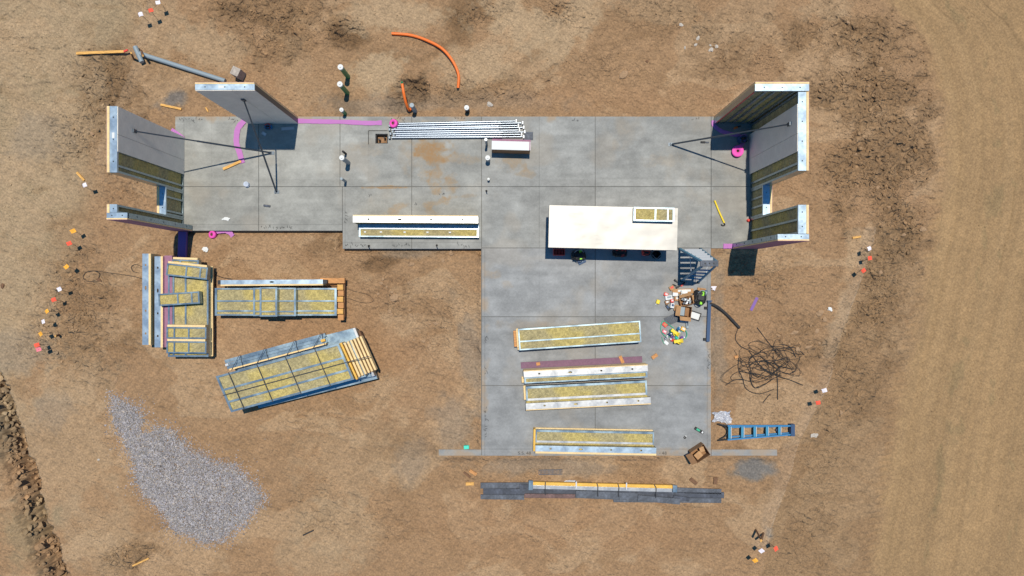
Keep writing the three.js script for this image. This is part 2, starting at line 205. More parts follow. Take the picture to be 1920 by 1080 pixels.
function heightAt(u, v) {
  const z = zones(u, v), r = z.rough;
  let slab = 1e9; for (const [a, b, c, d] of slabRects) { const q = Math.max(a - u, u - c, b - v, v - d); if (q < slab) slab = q; }
  let h = -0.085 + 0.03 * fbm(u / 160, v / 160, 2);
  if (u > 195 && u < 510 && v > 730 && v < 1035 && inPoly(gravelPoly, u, v)) h += 0.085 * ss(0, 60, polyDist(gravelPoly, u, v)) * (1 + 0.5 * vn(u / 22, v / 22));   // earth under the gravel heap
  h += z.w1 * 0.022 * (0.25 + r) + z.w2 * 0.012 * (0.4 + 1.6 * r);
  const f1 = fbm(u / 9, v / 9, 3); h += f1 * 0.02 * (0.3 + 2.0 * r);
  h += 0.010 * z.crust - 0.012 * z.loose * (0.4 + r);
  if (r > 0.15) { const lump = Math.max(0, 1 - worley(u / 11 + z.w2, v / 8) * 1.5), lum2 = Math.max(0, 1 - worley(u / 5, v / 4.4) * 1.6); h += r * (0.055 * lump * ss(-0.15, 0.2, z.w2) + 0.03 * lum2 * ss(-0.1, 0.25, z.w1 - z.w2 * 0.5)); const rg = 1 - Math.abs(vn(u / 13 + 3 * z.w2, v / 8 + 5)); h += r * 0.045 * (rg * rg - 0.4); const cl = vn(u / 4.2, v / 4.2); h += r * 0.012 * Math.max(0, cl); }
  if (z.road > 0.01) { const d = z.roadD; const [wa, we] = wheels(d, v); h = lerp(h, -0.1 - 0.010 * wa + 0.006 * we * (0.7 + 0.6 * z.w2) + 0.010 * vn(d / 12, v / 260) + 0.003 * vn(d / 3.5 + 40, v / 150) + f1 * 0.004 + 0.012 * Math.exp(-(((d - 4) / 9) ** 2)) * (1 + z.w2), z.road); }
  if (v > 180 && Math.abs(z.roadD) < 40) h += 0.016 * Math.sin(v / 13 * 6.283 + 3 * z.w2 + z.roadD / 9) * Math.exp(-(((z.roadD + 4) / 13) ** 2));
  // pad edge: a low scraped step
  h += 0.02 * ss(0, 3, z.padR) * (v > 425 ? 1 : 0) * (z.padR < 400 ? 1 - ss(40, 300, z.padR) : 0);
  h += 0.02 * ss(0, 3, z.padL) * (v < 310 ? 1 : 0) * (1 - ss(30, 200, z.padL));
  for (const [a, b, c, d, hw, pitch, dep] of treads) { if (!hw) continue; const L = Math.hypot(c - a, d - b), t = ((u - a) * (c - a) + (v - b) * (d - b)) / (L * L); if (t < 0 || t > 1) continue; const off = Math.abs((u - a) * (d - b) - (v - b) * (c - a)) / L; if (off > hw + 4) continue; const m = 1 - ss(hw - 2, hw + 3, off + z.w2 * 3); h -= m * dep * 1.9 * (pitch ? 0.55 + 0.45 * Math.sin(t * L / pitch * 6.283) : 1); h += dep * 0.5 * Math.exp(-(((off - hw - 2) / 2.5) ** 2)); }
  { const d = Math.hypot((u - 775) / 30, (v - 172) / 26); if (d < 1.4) h -= 0.16 * (1 - ss(0.4, 1.3, d + z.w2 * 0.3)); }        // small pit by the conduits
  const te = z.te; if (te > -8 && v > 560) {
    const wide = 66 + 10 * z.w1; const dep = ss(-1, 5, te) * (1 - ss(wide * 0.3, wide, te + z.w1 * 10)) * ss(560, 720, v);
    h -= 0.72 * dep; if (dep > 0.2) h += dep * (0.12 * z.w2 + 0.24 * Math.max(0, 1 - worley(u / 14, v / 14) * 1.5) + 0.06 * Math.max(0, 1 - worley(u / 7, v / 7) * 1.5));
    if (te < 0) h += 0.0;
  }
  if (slab < 12) { const low = (v > 425 && v < 480 && u < 905) ? -0.2 : -0.022; h = slab < -7 ? -0.34 : Math.min(-0.012, lerp(low, h, ss(0, 12, slab))); }
  if (u > 680 && u < 735 && v > 240 && v < 275) h = -0.34;
  return h;
}
const hAt = (x, z) => heightAt(960 + x * PX / GK, 540 + z * PX / GK);
const onDirt = (u, v) => { const [x, z] = at(u, v, -0.08); return [x, hAt(x, z), z]; };
function soilColour(u, v) {
  const z = zones(u, v), r = z.rough, fine = vn(u / 1.7, v / 1.7), f2 = fbm(u / 5, v / 5, 3), big = fbm(u / 220 + 5, v / 220, 3);
  let c = [180, 142, 104];
  const mixTo = (t, k) => { c[0] += (t[0] - c[0]) * k; c[1] += (t[1] - c[1]) * k; c[2] += (t[2] - c[2]) * k; };
  mixTo([186, 150, 112], ss(-0.1, 0.45, big) * 0.35);
  mixTo([178, 157, 124], (1 - ss(-60, 40, z.padL + z.w1 * 40)) * 0.72);                 // paler yard outside the pad
  mixTo([202, 168, 130], z.crust * (0.6 - 0.35 * r)); mixTo([154, 119, 83], z.loose * (0.22 + 0.3 * r));
  mixTo([157, 123, 86], ss(0.12, 0.95, r) * 0.62);
  if (v > 425) mixTo([156, 124, 88], (1 - ss(-2, 2, z.padR)) * 0.45 * (1 - z.road));
  for (const s of tintSpots) { const m = spotMask(s, u, v, z.w1 * 0.9 + z.w2 * 0.6 + f2 * 0.25, s[5] === PALE ? 0.6 : 0.3); if (m > 0) mixTo(s[5], m * s[6]); }
  if (z.road > 0) { const d = z.roadD, st = vn(d / 9, v / 300) + 0.35 * vn(d / 3 + 20, v / 160) + 0.9 * vn(d / 34, v / 500); const k = 1 + 0.03 * st; const rc = [178 * k, 143 * k, 101 * k]; c = [lerp(c[0], rc[0], z.road), lerp(c[1], rc[1], z.road), lerp(c[2], rc[2], z.road)]; const [wa, we] = wheels(d, v), wn = 0.6 + 0.8 * ss(-0.4, 0.4, vn(d / 20, v / 140)); mixTo([192, 157, 113], 0.22 * wa * wn * z.road); mixTo([150, 121, 84], 0.14 * we * wn * z.road); const verge = ss(0.15, 0.5, fbm(u / 14, v / 30, 4) + 0.35 * Math.exp(-(((d - 105) / 14) ** 2)) - 0.1) * ss(60, 110, d); mixTo([140, 122, 86], verge * 0.35); }
  // thin chalky line of dust along the pad's edges
  if (v > 425 && v < 1030) { mixTo([206, 180, 152], 0.55 * (1 - ss(0.5, 2.2, Math.abs(z.padR - 1))) * ss(-0.4, 0.2, z.w1 + 0.5 * fine)); mixTo([190, 160, 130], 0.35 * ss(0, 2, z.padR) * (1 - ss(14, 34, z.padR + z.w2 * 14))); }
  if (v < 310) mixTo([188, 156, 122], 0.5 * ss(0, 2, z.padL) * (1 - ss(10, 34, z.padL + z.w2 * 16)));
  const scr = vn((u + v) / 7 + 3 * z.w1, (u - v) / 70) * 0.6 + vn((u + v * 0.4) / 3.2, (v - u * 0.4) / 46 + 9) * 0.5;   // scrape marks of the grader blade
  const k = 1 + 0.11 * fine + 0.12 * f2 * (0.6 + 0.7 * r) + (0.04 + 0.05 * r) * z.w2 + 0.04 * z.w1 + 0.035 * scr * (1 - z.road) - 0.06 * ss(0.28, 0.5, f2) * (0.4 + r);
  const speckL = vn(u / 1.3 + 90, v / 1.3); const add = speckL > 0.82 ? 14 : speckL < -0.86 ? -18 : 0;
  return [c[0] * k + add, c[1] * k + add, c[2] * k + add];
}
const ALB = 0.84;                          // photograph's sunlit tone -> base colour
const GW = 26.4, GD = 14.85;
const groundTex = tex(2048, 1152, (i, j) => { const x = ((i + 0.5) / 2048 - 0.5) * GW, z = ((j + 0.5) / 1152 - 0.5) * GD; const c = soilColour(960 + x * PX / GK, 540 + z * PX / GK); return [c[0] * ALB, c[1] * ALB, c[2] * ALB]; });
groundTex.wrapS = groundTex.wrapT = THREE.MirroredRepeatWrapping;
const groundBump = tex(2048, 1152, (i, j) => {
  const x = ((i + 0.5) / 2048 - 0.5) * GW, z = ((j + 0.5) / 1152 - 0.5) * GD, u = 960 + x * PX / GK, v = 540 + z * PX / GK, q = zones(u, v), r = q.rough;
  const a = fbm(u / 4.5 + 2 * q.w2, v / 4.5, 3), rid = 1 - Math.abs(fbm(u / 11 + 60 + 1.5 * q.w2, v / 11, 3)) * 2.2, cr = Math.max(0, 1 - Math.abs(vn(u / 17 + 2.5 * q.w2, v / 15 + 70)) * 9);
  const st = vn(q.roadD / 4, v / 120) * q.road * 0.2;
  const l3 = Math.max(0, 1 - worley(u / 3.4 + 7, v / 3.1) * 1.5) * ss(-0.05, 0.3, q.w1 + q.w2);
  return 118 + 60 * l3 * (0.25 + 0.9 * r) * (1 - q.road) + 50 * a * (0.3 + 0.85 * r) * (1 - 0.85 * q.road) + 34 * fbm((u + v * 0.3) / 14 + 2 * q.w1, (v - u * 0.3) / 5 + 20, 3) * (1 - q.road) * (0.5 + 0.5 * r) + 46 * (rid - 0.5) * r + st * 40 - 70 * cr * (0.15 + 0.55 * r) * (1 - q.road) * ss(-0.1, 0.2, q.w1);
}, { srgb: false });
groundBump.wrapS = groundBump.wrapT = THREE.MirroredRepeatWrapping;
{
  const axis = (half, n) => { const a = []; for (let i = 0; i <= n; i++) a.push(-half + 2 * half * i / n); let s = 2 * half / n, p = half; const out = []; while (p < 400) { s *= 1.35; p += s; out.push(p); } return [...out.map((q) => -q).reverse(), ...a, ...out]; };
  const xs = axis(GW / 2, 960), zs = axis(GD / 2, 540), nx = xs.length, nz = zs.length;
  const pos = new Float32Array(nx * nz * 3), uv = new Float32Array(nx * nz * 2), idx = new Uint32Array((nx - 1) * (nz - 1) * 6);
  let o = 0, q = 0;
  for (let j = 0; j < nz; j++) for (let i = 0; i < nx; i++) { const x = xs[i], z = zs[j], far = ss(14, 22, Math.abs(x)) + ss(8, 14, Math.abs(z)); pos[o * 3] = x; pos[o * 3 + 1] = far >= 1 ? -0.09 : lerp(hAt(x, z), -0.09, Math.min(1, far)); pos[o * 3 + 2] = z; uv[o * 2] = x / GW + 0.5; uv[o * 2 + 1] = z / GD + 0.5; o++; }
  o = 0; for (let j = 0; j < nz - 1; j++) for (let i = 0; i < nx - 1; i++) { const a = j * nx + i; idx[q++] = a; idx[q++] = a + nx; idx[q++] = a + 1; idx[q++] = a + 1; idx[q++] = a + nx; idx[q++] = a + nx + 1; }
  const g = new THREE.BufferGeometry(); g.setAttribute('position', new THREE.BufferAttribute(pos, 3)); g.setAttribute('uv', new THREE.BufferAttribute(uv, 2)); g.setIndex(new THREE.BufferAttribute(idx, 1)); g.computeVertexNormals();
  const m = new THREE.Mesh(g, mat({ map: groundTex, roughness: 1, bumpMap: groundBump, bumpScale: 0.26 })); m.name = 'ground'; m.userData = { kind: 'structure' }; scene.add(m);
}
console.log('ground done');
// loose soil clods and grit over the rough earth, and the spill of crushed stone
function stones(name, label, category, list, seed, variants = 1) {
  const r = rng(seed), g0 = new THREE.IcosahedronGeometry(1, 0), p = g0.attributes.position, seen = {};
  for (let i = 0; i < p.count; i++) { const k = [p.getX(i), p.getY(i), p.getZ(i)].map((q) => q.toFixed(2)).join(); seen[k] ??= 0.7 + 0.5 * r(); p.setXYZ(i, p.getX(i) * seen[k], p.getY(i) * seen[k] * 0.75, p.getZ(i) * seen[k]); }
  g0.computeVertexNormals();
  const im = new THREE.InstancedMesh(g0, mat({ roughness: 1, c: [1, 1, 1] }), list.length); im.name = name; im.userData = { label, category, kind: 'stuff' };
  const m = new THREE.Matrix4(), q = new THREE.Quaternion(), e = new THREE.Euler(), col = new THREE.Color();
  list.forEach((s, i) => { e.set(r() * 1.2 - 0.6, r() * 6.28, r() * 1.2 - 0.6); q.setFromEuler(e); m.compose(V(s[0], s[1], s[2]), q, V(s[3] * (0.8 + 0.5 * r()), s[3] * (0.7 + 0.4 * r()), s[3] * (0.8 + 0.5 * r()))); im.setMatrixAt(i, m); col.setRGB(s[4] / 255, s[5] / 255, s[6] / 255, THREE.SRGBColorSpace); im.setColorAt(i, col); });
  scene.add(im); return im;
}
{
  const r = rng(21), list = [];
  const onSlab = (u, v, m = 2) => slabRects.some(([a, b, c, d]) => u > a - m && u < c + m && v > b - m && v < d + m);
  for (let i = 0; i < 320000 && list.length < 52000; i++) {
    const u = -40 + 2000 * r(), v = -40 + 1160 * r(); const z = zones(u, v); let p = 0.02 + z.rough * z.rough * 0.55 * ss(-0.25, 0.25, z.w1 + z.w2) + 0.1 * z.rough; if (z.road > 0.5) p *= 0.35;
    if (z.te > 4 && z.te < 55 && v > 690) p = 0.4; if (r() > p || onSlab(u, v)) continue;
    const [x, zz] = at(u, v, -0.08), k = Math.pow(r(), 3.2), s = 0.006 + (z.te > 2 && z.te < 55 && v > 690 ? 0.085 : 0.014 + 0.036 * z.rough) * k;
    const c = soilColour(u, v), f = ALB * (0.9 + 0.2 * r()); list.push([x, hAt(x, zz) + s * 0.25, zz, s, c[0] * f, c[1] * f, c[2] * f]);
  }
  stones('soil_clods', 'loose brown soil clods and grit strewn over the bare earth', 'soil', list, 5);
  const gl = [];
  for (let i = 0; i < 170000 && gl.length < 46000; i++) {
    const u = 195 + 315 * r(), v = 730 + 305 * r(); const ins = inPoly(gravelPoly, u + 6 * vn(u / 9, v / 9), v + 6 * vn(u / 9 + 7, v / 9)), d = polyDist(gravelPoly, u, v);
    if (!ins && r() > 0.16 * Math.exp(-d / 7)) continue; if (ins && d < 14 && r() > 0.2 + d / 17) continue;
    if (ins && Math.hypot((u - 275) / 12, (v - 805) / 8) < 1 && r() > 0.25) continue;
    const [x, zz] = at(u, v, -0.06), s = 0.006 + 0.008 * r(), k = (0.78 + 0.5 * r()), t = r(); const pile = ins ? 0.02 * ss(0, 25, d) : 0;
    gl.push([x, hAt(x, zz) + pile * (0.8 + 0.2 * r()) + 0.003, zz, s * (r() > 0.9 ? 1.7 : 1), 140 * k + (t > 0.8 ? 12 : 0), 135 * k + (t > 0.8 ? 5 : 0), 134 * k - (t > 0.8 ? 6 : 0) + (t < 0.3 ? 5 : 0)]);
  }
  stones('gravel_spill', 'spread of grey crushed gravel spilled on the dirt', 'gravel', gl, 9);
}

// ---------------------------------------------------------------- the concrete slab, in jointed panels
const SU0 = 320, SV0 = 210, SW = 1160, SH = 652;
const slabCanvas = document.createElement('canvas'); slabCanvas.width = 2048; slabCanvas.height = 1152;
const slabTex = (() => {
  const w = 2048, h = 1152, marks = slabCanvas.getContext('2d');
  marks.fillStyle = '#ffffff'; marks.fillRect(0, 0, w, h);
  const X = (u) => (u - SU0) / SW * w, Y = (v) => (v - SV0) / SH * h;
  // chalk snap lines along the slab's edges
  const line = (u0, v0, u1, v1, a, lw = 1.2) => { marks.strokeStyle = `rgba(70,72,78,${a})`; marks.lineWidth = lw; marks.beginPath(); marks.moveTo(X(u0), Y(v0)); marks.lineTo(X(u1), Y(v1)); marks.stroke(); };
  line(345, 218, 345, 433, .35); line(328, 421, 642, 421, .25); line(647, 350, 647, 467, .3); line(642, 455, 903, 455, .22); line(909, 467, 909, 855, .28); line(1326, 467, 1326, 842, .3); line(903, 842, 1333, 842, .3); line(397, 218, 397, 350, .12); line(1011, 218, 1011, 465, .3); line(1011, 465, 1011, 590, .12); line(1333, 300, 1413, 300, .12);
  // handwriting on the edge
  marks.fillStyle = 'rgba(40,44,54,.8)'; marks.font = '15px sans-serif'; marks.fillText('S.S. 48', X(971), Y(852.5)); marks.fillText('- 48', X(1236), Y(852.5));
  const r = rng(77); marks.strokeStyle = 'rgba(50,54,62,.55)'; marks.lineWidth = 1.4;
  const scribble = (u, v, n, vert, s = 1) => { for (let k = 0; k < n; k++) { marks.beginPath(); let x = X(u) + (vert ? 0 : k * 8 * s), y = Y(v) + (vert ? k * 8 * s : 0); marks.moveTo(x, y); for (let q = 0; q < 3; q++) { x += (r() - .45) * 9 * s; y += (r() - .5) * 11 * s; marks.lineTo(x, y); } marks.stroke(); } };
  scribble(490, 427, 10, 0); scribble(520, 427, 7, 0); scribble(648, 460, 9, 0); scribble(735, 460, 8, 0); scribble(860, 460, 5, 0); scribble(336, 224, 10, 0); scribble(428, 225, 5, 0); scribble(647, 400, 4, 1); scribble(912, 630, 4, 1); scribble(911, 690, 3, 1); scribble(911, 765, 6, 1); scribble(911, 800, 5, 1); scribble(1328, 655, 9, 1); scribble(1328, 610, 3, 1); scribble(1300, 223, 3, 0); scribble(735, 223, 6, 0); scribble(855, 223, 4, 0); scribble(1072, 225, 3, 0); scribble(691, 364, 2, 0); scribble(824, 365, 3, 0); scribble(777, 384, 2, 0);
  const md = marks.getImageData(0, 0, w, h).data;
  const stains = [[815, 285, 26, 26, 0, .9], [800, 275, 20, 22, 30, .7], [822, 325, 14, 34, 0, .6], [860, 297, 30, 10, 0, .35], [840, 345, 14, 16, 0, .6], [720, 351, 40, 2.5, 0, .9], [965, 300, 20, 24, 0, .45], [985, 325, 26, 7, 0, .4], [815, 382, 24, 8, 12, .55], [745, 392, 18, 8, 25, .5], [805, 396, 16, 7, -10, .4], [870, 368, 26, 4, 5, .3], [690, 275, 30, 14, 0, .2], [790, 285, 26, 40, 0, .25], [925, 515, 14, 8, 0, .3], [950, 530, 12, 8, 0, .25], [1165, 650, 30, 6, 0, .15], [1240, 300, 40, 10, 0, .15], [1000, 610, 60, 8, 0, .2], [1170, 255, 20, 30, 0, .12]];
  return tex(w, h, (i, j) => {
    const u = SU0 + i / w * SW, v = SV0 + j / h * SH;
    const b1 = fbm(u / 90, v / 90, 4), b2 = fbm(u / 22 + 9, v / 22, 4), f = vn(u / 1.2, v / 1.2), sw = fbm(u / 34 + 2 * fbm(u / 50, v / 50, 2), v / 8, 3), sp = fbm(u / 3.2, v / 3.2, 3);
    // east and south pours are a little bluer and darker than the west wing
    const col = u < 640 ? 0 : u < 903 ? 0.35 : 1; const sth = v > 465 ? 1 : 0;
    let c = [179 - 5 * col - 5 * sth, 177 - 4 * col - 4 * sth, 169 - 1 * col];
    const pn = vn(Math.floor((u - 903) / 214) * 3.7 + 0.5, Math.floor((v - 465) / 129) * 5.3 + 0.5);
    const k = 1 + 0.08 * b1 + 0.12 * b2 + 0.03 * f + 0.08 * sw + 0.05 * sp + 0.045 * pn;
    c = c.map((q) => q * k);
    const warm = ss(0.05, 0.4, fbm(u / 60 + 40, v / 60 + 3, 4)) * 0.28; c[0] += (186 - c[0]) * warm; c[1] += (170 - c[1]) * warm; c[2] += (150 - c[2]) * warm;
    const wob = fbm(u / 12, v / 12, 3) * 1.1 + fbm(u / 40, v / 40, 2) * 0.6;
    for (const s of stains) { const m = spotMask(s, u, v, wob) * s[5] * (0.7 + 0.5 * sp); if (m > 0) { c[0] += (178 - c[0]) * m; c[1] += (138 - c[1]) * m; c[2] += (94 - c[2]) * m; } }
    // soil tramped over the rim
    let e = Math.min(v - 218, 1e9); if (v > 466) e = Math.min(e, u - 903, 1333 - u, 855 - v); const dust = (1 - ss(0, 13, e + wob * 9)) * 0.7 * ss(-0.3, 0.4, b2 + b1); c[0] += (186 - c[0]) * dust; c[1] += (158 - c[1]) * dust; c[2] += (128 - c[2]) * dust;
    const mk = md[(j * w + i) * 4] / 255; return c.map((q) => q * ALB * mk);
  });
})();
slabTex.wrapS = slabTex.wrapT = THREE.ClampToEdgeWrapping;
const slabBump = fineBump.clone(); slabBump.repeat.set(6, 3.4); slabBump.needsUpdate = true;
M.slab = mat({ map: slabTex, roughness: 0.85, bumpMap: slabBump, bumpScale: 0.003 });
function slabPanel(parent, u0, v0, u1, v1, { holes = [], name = 'slab_panel', top = 0, gap = 0.9 } = {}) {
  const [x0, z0] = at(u0 + gap / 2, v0 + gap / 2), [x1, z1] = at(u1 - gap / 2, v1 - gap / 2), s = new THREE.Shape();
  s.moveTo(x0, -z0); s.lineTo(x1, -z0); s.lineTo(x1, -z1); s.lineTo(x0, -z1); s.closePath();
  for (const [a, b, c, d] of holes) { const [p, q] = at(a, b), [r, t] = at(c, d), h = new THREE.Path(); h.moveTo(p, -q); h.lineTo(p, -t); h.lineTo(r, -t); h.lineTo(r, -q); h.closePath(); s.holes.push(h); }
  const g = new THREE.ExtrudeGeometry(s, { depth: 0.28, bevelEnabled: true, bevelThickness: 0.004, bevelSize: 0.004, bevelOffset: -0.004, bevelSegments: 1 });
  g.rotateX(-Math.PI / 2); g.translate(0, top - 0.284, 0);
  const p = g.attributes.position, uv = g.attributes.uv; for (let i = 0; i < p.count; i++) uv.setXY(i, (960 + p.getX(i) * PX - SU0) / SW, (540 + p.getZ(i) * PX - SV0) / SH);
  return part(parent, name, g, M.slab);
}
{
  const slab = new THREE.Group(); slab.name = 'concrete_slab'; slab.userData = { kind: 'structure' }; scene.add(slab);
  const xs = [328, 485, 637.5, 772, 903, 1116, 1333.5, 1414];
  for (let i = 0; i < 7; i++) slabPanel(slab, xs[i], 218, xs[i + 1], 350, { holes: i === 2 ? [[704, 251, 727, 269]] : [] });
  slabPanel(slab, 328, 350, 485, 433); slabPanel(slab, 485, 350, 642, 433);
  slabPanel(slab, 642, 350, 772, 467); slabPanel(slab, 772, 350, 903, 467);
  for (const [v0, v1] of [[350, 465], [465, 594], [594, 723], [723, 855]]) { slabPanel(slab, 903, v0, 1116, v1); slabPanel(slab, 1116, v0, 1333.5, v1); }
  slabPanel(slab, 1333.5, 350, 1414, 466);
  { const st = []; const hz = (u0, u1, v) => { const [a, b] = at(u0, v), [c] = at(u1, v); st.push(span(a, c, -0.06, -0.014, b - 0.012, b + 0.012)); }, vt = (u, v0, v1) => { const [a, b] = at(u, v0), [, c] = at(u, v1); st.push(span(a - 0.012, a + 0.012, -0.061, -0.0145, b, c)); };
    hz(329, 1413, 350); hz(904, 1332, 465); hz(904, 1332, 594); hz(904, 1332, 723); for (const u of xs.slice(1, 7)) vt(u, 219, 350); vt(485, 351, 432); vt(772, 351, 466); vt(903, 351, 854); vt(1116, 351, 854); vt(1333.5, 351, 465); vt(642, 351, 432); part(slab, 'joint_filler', merge(st), mat({ c: [0.14, 0.135, 0.125], roughness: 0.9 })); }
  slabPanel(slab, 822, 842.5, 903, 855, { name: 'grade_beam', top: -0.004 }); slabPanel(slab, 1333.5, 842.5, 1458, 855, { name: 'grade_beam', top: -0.004 });
}
console.log('slab done');

// ---------------------------------------------------------------- wall-panel parts
// steel stud web seen from above, with rounded punch-outs
function webPlate(L, W, holes, t = 0.004) {
  const s = new THREE.Shape(); s.moveTo(-L / 2, -W / 2); s.lineTo(L / 2, -W / 2); s.lineTo(L / 2, W / 2); s.lineTo(-L / 2, W / 2); s.closePath();
  for (const [x, hw, hh] of holes) { const p = new THREE.Path(); p.absellipse(x, 0, hw, hh, 0, Math.PI * 2, true); s.holes.push(p); }
  const g = new THREE.ExtrudeGeometry(s, { depth: t, bevelEnabled: false, curveSegments: 6 }); g.rotateX(-Math.PI / 2); return metric(g);
}
const punch = (L, n, ph = 0) => [...Array(n)].map((_, i) => [(-0.5 + (i + 0.5 + ph) / n) * L, i === n - 1 - (n >> 1) ? 0.05 : 0.026, 0.019]);
// fibrous batt: uneven top face
function batt(x0, x1, y0, y1, z0, z1, seed = 1) {
  const nx = Math.max(2, Math.round((x1 - x0) / 0.09)), nz = Math.max(2, Math.round((z1 - z0) / 0.09));
  const g = new THREE.BoxGeometry(x1 - x0, y1 - y0, z1 - z0, nx, 1, nz); g.translate((x0 + x1) / 2, (y0 + y1) / 2, (z0 + z1) / 2);
  const p = g.attributes.position; for (let i = 0; i < p.count; i++) if (p.getY(i) > (y0 + y1) / 2) p.setY(i, p.getY(i) + 0.012 * fbm(p.getX(i) * 6 + seed * 7, p.getZ(i) * 6 + seed * 3, 2) - 0.004);
  g.computeVertexNormals(); return metric(g);
}
// open-topped framed panel lying flat: x along its length. sx / sz: stud places across / along
function tray(o, { x0, x1, z0, z1, y0, t, foam = 0.05, studsZ = [], studsX = [], rail = 0.04, end = 0.04, foamMat = M.foam, over = [0, 0, 0, 0], deep = 0.022, seed = 1, northRail = rail, southMat = M.steel }) {
  const yf = y0 + foam, y1 = y0 + t;
  if (foam) part(o, 'foam_board', span(x0 - over[0], x1 + over[1], y0, yf, z0 - over[2], z1 + over[3]), foamMat);
  part(o, 'track', span(x0, x0 + end, yf, y1, z0, z1), M.steel); part(o, 'track', span(x1 - end, x1, yf, y1, z0, z1), M.steel);
  part(o, 'stud', span(x0 + end, x1 - end, yf, y1 - 0.003, z0, z0 + northRail), M.steel); part(o, 'stud', span(x0 + end, x1 - end, yf, y1 - 0.003, z1 - rail, z1), southMat);
  const zs = [z0 + northRail, ...studsZ.flatMap((z) => [z - rail / 2, z + rail / 2]), z1 - rail], xsn = [x0 + end, ...studsX.flatMap((x) => [x - rail / 2, x + rail / 2]), x1 - end];
  for (const z of studsZ) part(o, 'stud', span(x0 + end, x1 - end, yf, y1 - 0.004, z - rail / 2, z + rail / 2), M.steel);
  for (const x of studsX) for (let k = 0; k < zs.length; k += 2) part(o, 'blocking', span(x - rail / 2, x + rail / 2, yf, y1 - 0.005, zs[k], zs[k + 1]), M.steel);
  for (let k = 0; k < zs.length; k += 2) for (let q = 0; q < xsn.length; q += 2) part(o, 'insulation_batt', batt(xsn[q], xsn[q + 1], yf, y1 - deep, zs[k], zs[k + 1], seed + k * 3 + q), M.wool);
}
// framed panel standing on its long edge: stud web uppermost, foam on the side `foamSide`
function edgePanel(o, { x0, x1, z, w, y0, y1, foam = 0.04, foamSide = -1, holes = 4, ph = 0, foamMat = M.foam, skin = null, sheet = M.steelL, foamLen = 0, foamUp = 0.006 }) {
  const L = x1 - x0, xc = (x0 + x1) / 2, s = foamSide;
  const g = webPlate(L, w, punch(L, holes, ph)); g.translate(xc, y1 - 0.004, z); const web = part(o, 'stud_web', g, sheet), dp = y1 - y0 > 0.3 ? 0.17 : 0.09;
  part(web, 'flange', span(x0, x1, y1 - 0.045, y1 - 0.0045, z - w / 2, z - w / 2 + 0.003), sheet); part(web, 'flange', span(x0, x1, y1 - 0.045, y1 - 0.0045, z + w / 2 - 0.003, z + w / 2), sheet);
  part(o, 'track', span(x0, x0 + 0.004, y0, y1 - 0.046, z - w / 2, z + w / 2), sheet); part(o, 'track', span(x1 - 0.004, x1, y0, y1 - 0.046, z - w / 2, z + w / 2), sheet);
  part(o, 'insulation_batt', span(x0 + 0.01, x1 - 0.01, y0, y1 - dp, z - w / 2 + 0.006, z + w / 2 - 0.006), M.wool);
  const za = z + s * (w / 2 + 0.001), zb = z + s * (w / 2 + foam);
  const fb = part(o, 'foam_board', span(x0 - foamLen, x1 + foamLen, y0, y1 + foamUp, Math.min(za, zb), Math.max(za, zb)), foamMat);
  if (skin) { const zc = zb + s * 0.008, zd = zb + s * 0.0005; part(fb, 'foam_skin', span(x0 - foamLen, x1 + foamLen, y0, y1 + foamUp * 0.5, Math.min(zc, zd), Math.max(zc, zd)), skin); }
}
// upright wall run: x along it from 0 to L, outside towards -z. open = parts [a,b] without board
function wallRun(o, { x0, x1, h, depth, foam, studs = [], boards = [], skin = M.pink, capMat = M.steelL, inside = 1, endStud = true, marks = 4 }) {
  // wall body from z = 0 (outer skin) to z = foam + depth
  const zf = foam, zi = foam + depth;
  const fb = part(o, 'foam_board', span(x0, x1, 0.001, h + 0.008, 0.008, zf), M.foam);
  part(fb, 'foam_skin', span(x0, x1, 0.001, h + 0.004, 0, 0.0075), skin);
  const L = x1 - x0, g = webPlate(L, depth, punch(L, marks).map(([x]) => [x, 0.014, 0.012])); g.translate((x0 + x1) / 2, h - 0.004, zf + depth / 2 + 0.0005); const tt = part(o, 'top_track', g, capMat);
  part(tt, 'track_flange', span(x0, x1, h - 0.05, h - 0.0045, zi - 0.002, zi + 0.001), capMat);
  part(o, 'bottom_track', span(x0, x1, 0.001, 0.045, zf + 0.001, zi), M.steel);
  if (L > 0.9) part(tt, 'sticker', bx(0.11, 0.002, 0.05, x0 + L * 0.44, h + 0.0015, zf + depth * 0.5), M.white);
  const all = [x0 + 0.022, ...studs, x1 - 0.022];
  for (const x of all) part(o, 'stud', span(x - 0.021, x + 0.021, 0.046, h - 0.051, zf + 0.001, zi - 0.001), M.steel);
  for (let i = 0; i < all.length - 1; i++) part(o, 'insulation_batt', (() => { const b = batt(all[i] + 0.022, all[i + 1] - 0.022, 0, depth - 0.035, 0, h - 0.1, i + 2); b.rotateX(Math.PI / 2); b.translate(0, h - 0.052, zf + 0.002); return metric(b); })(), M.wool);
  for (const [a, b] of boards) { const m = a + (b - a) * 0.62; part(o, 'sheathing_board', span(a, m - 0.003, 0.01, h - 0.012, zi + 0.0015, zi + 0.0145), M.board); part(o, 'sheathing_board', span(m + 0.003, b, 0.01, h - 0.012, zi + 0.0015, zi + 0.0135), M.board); }
}
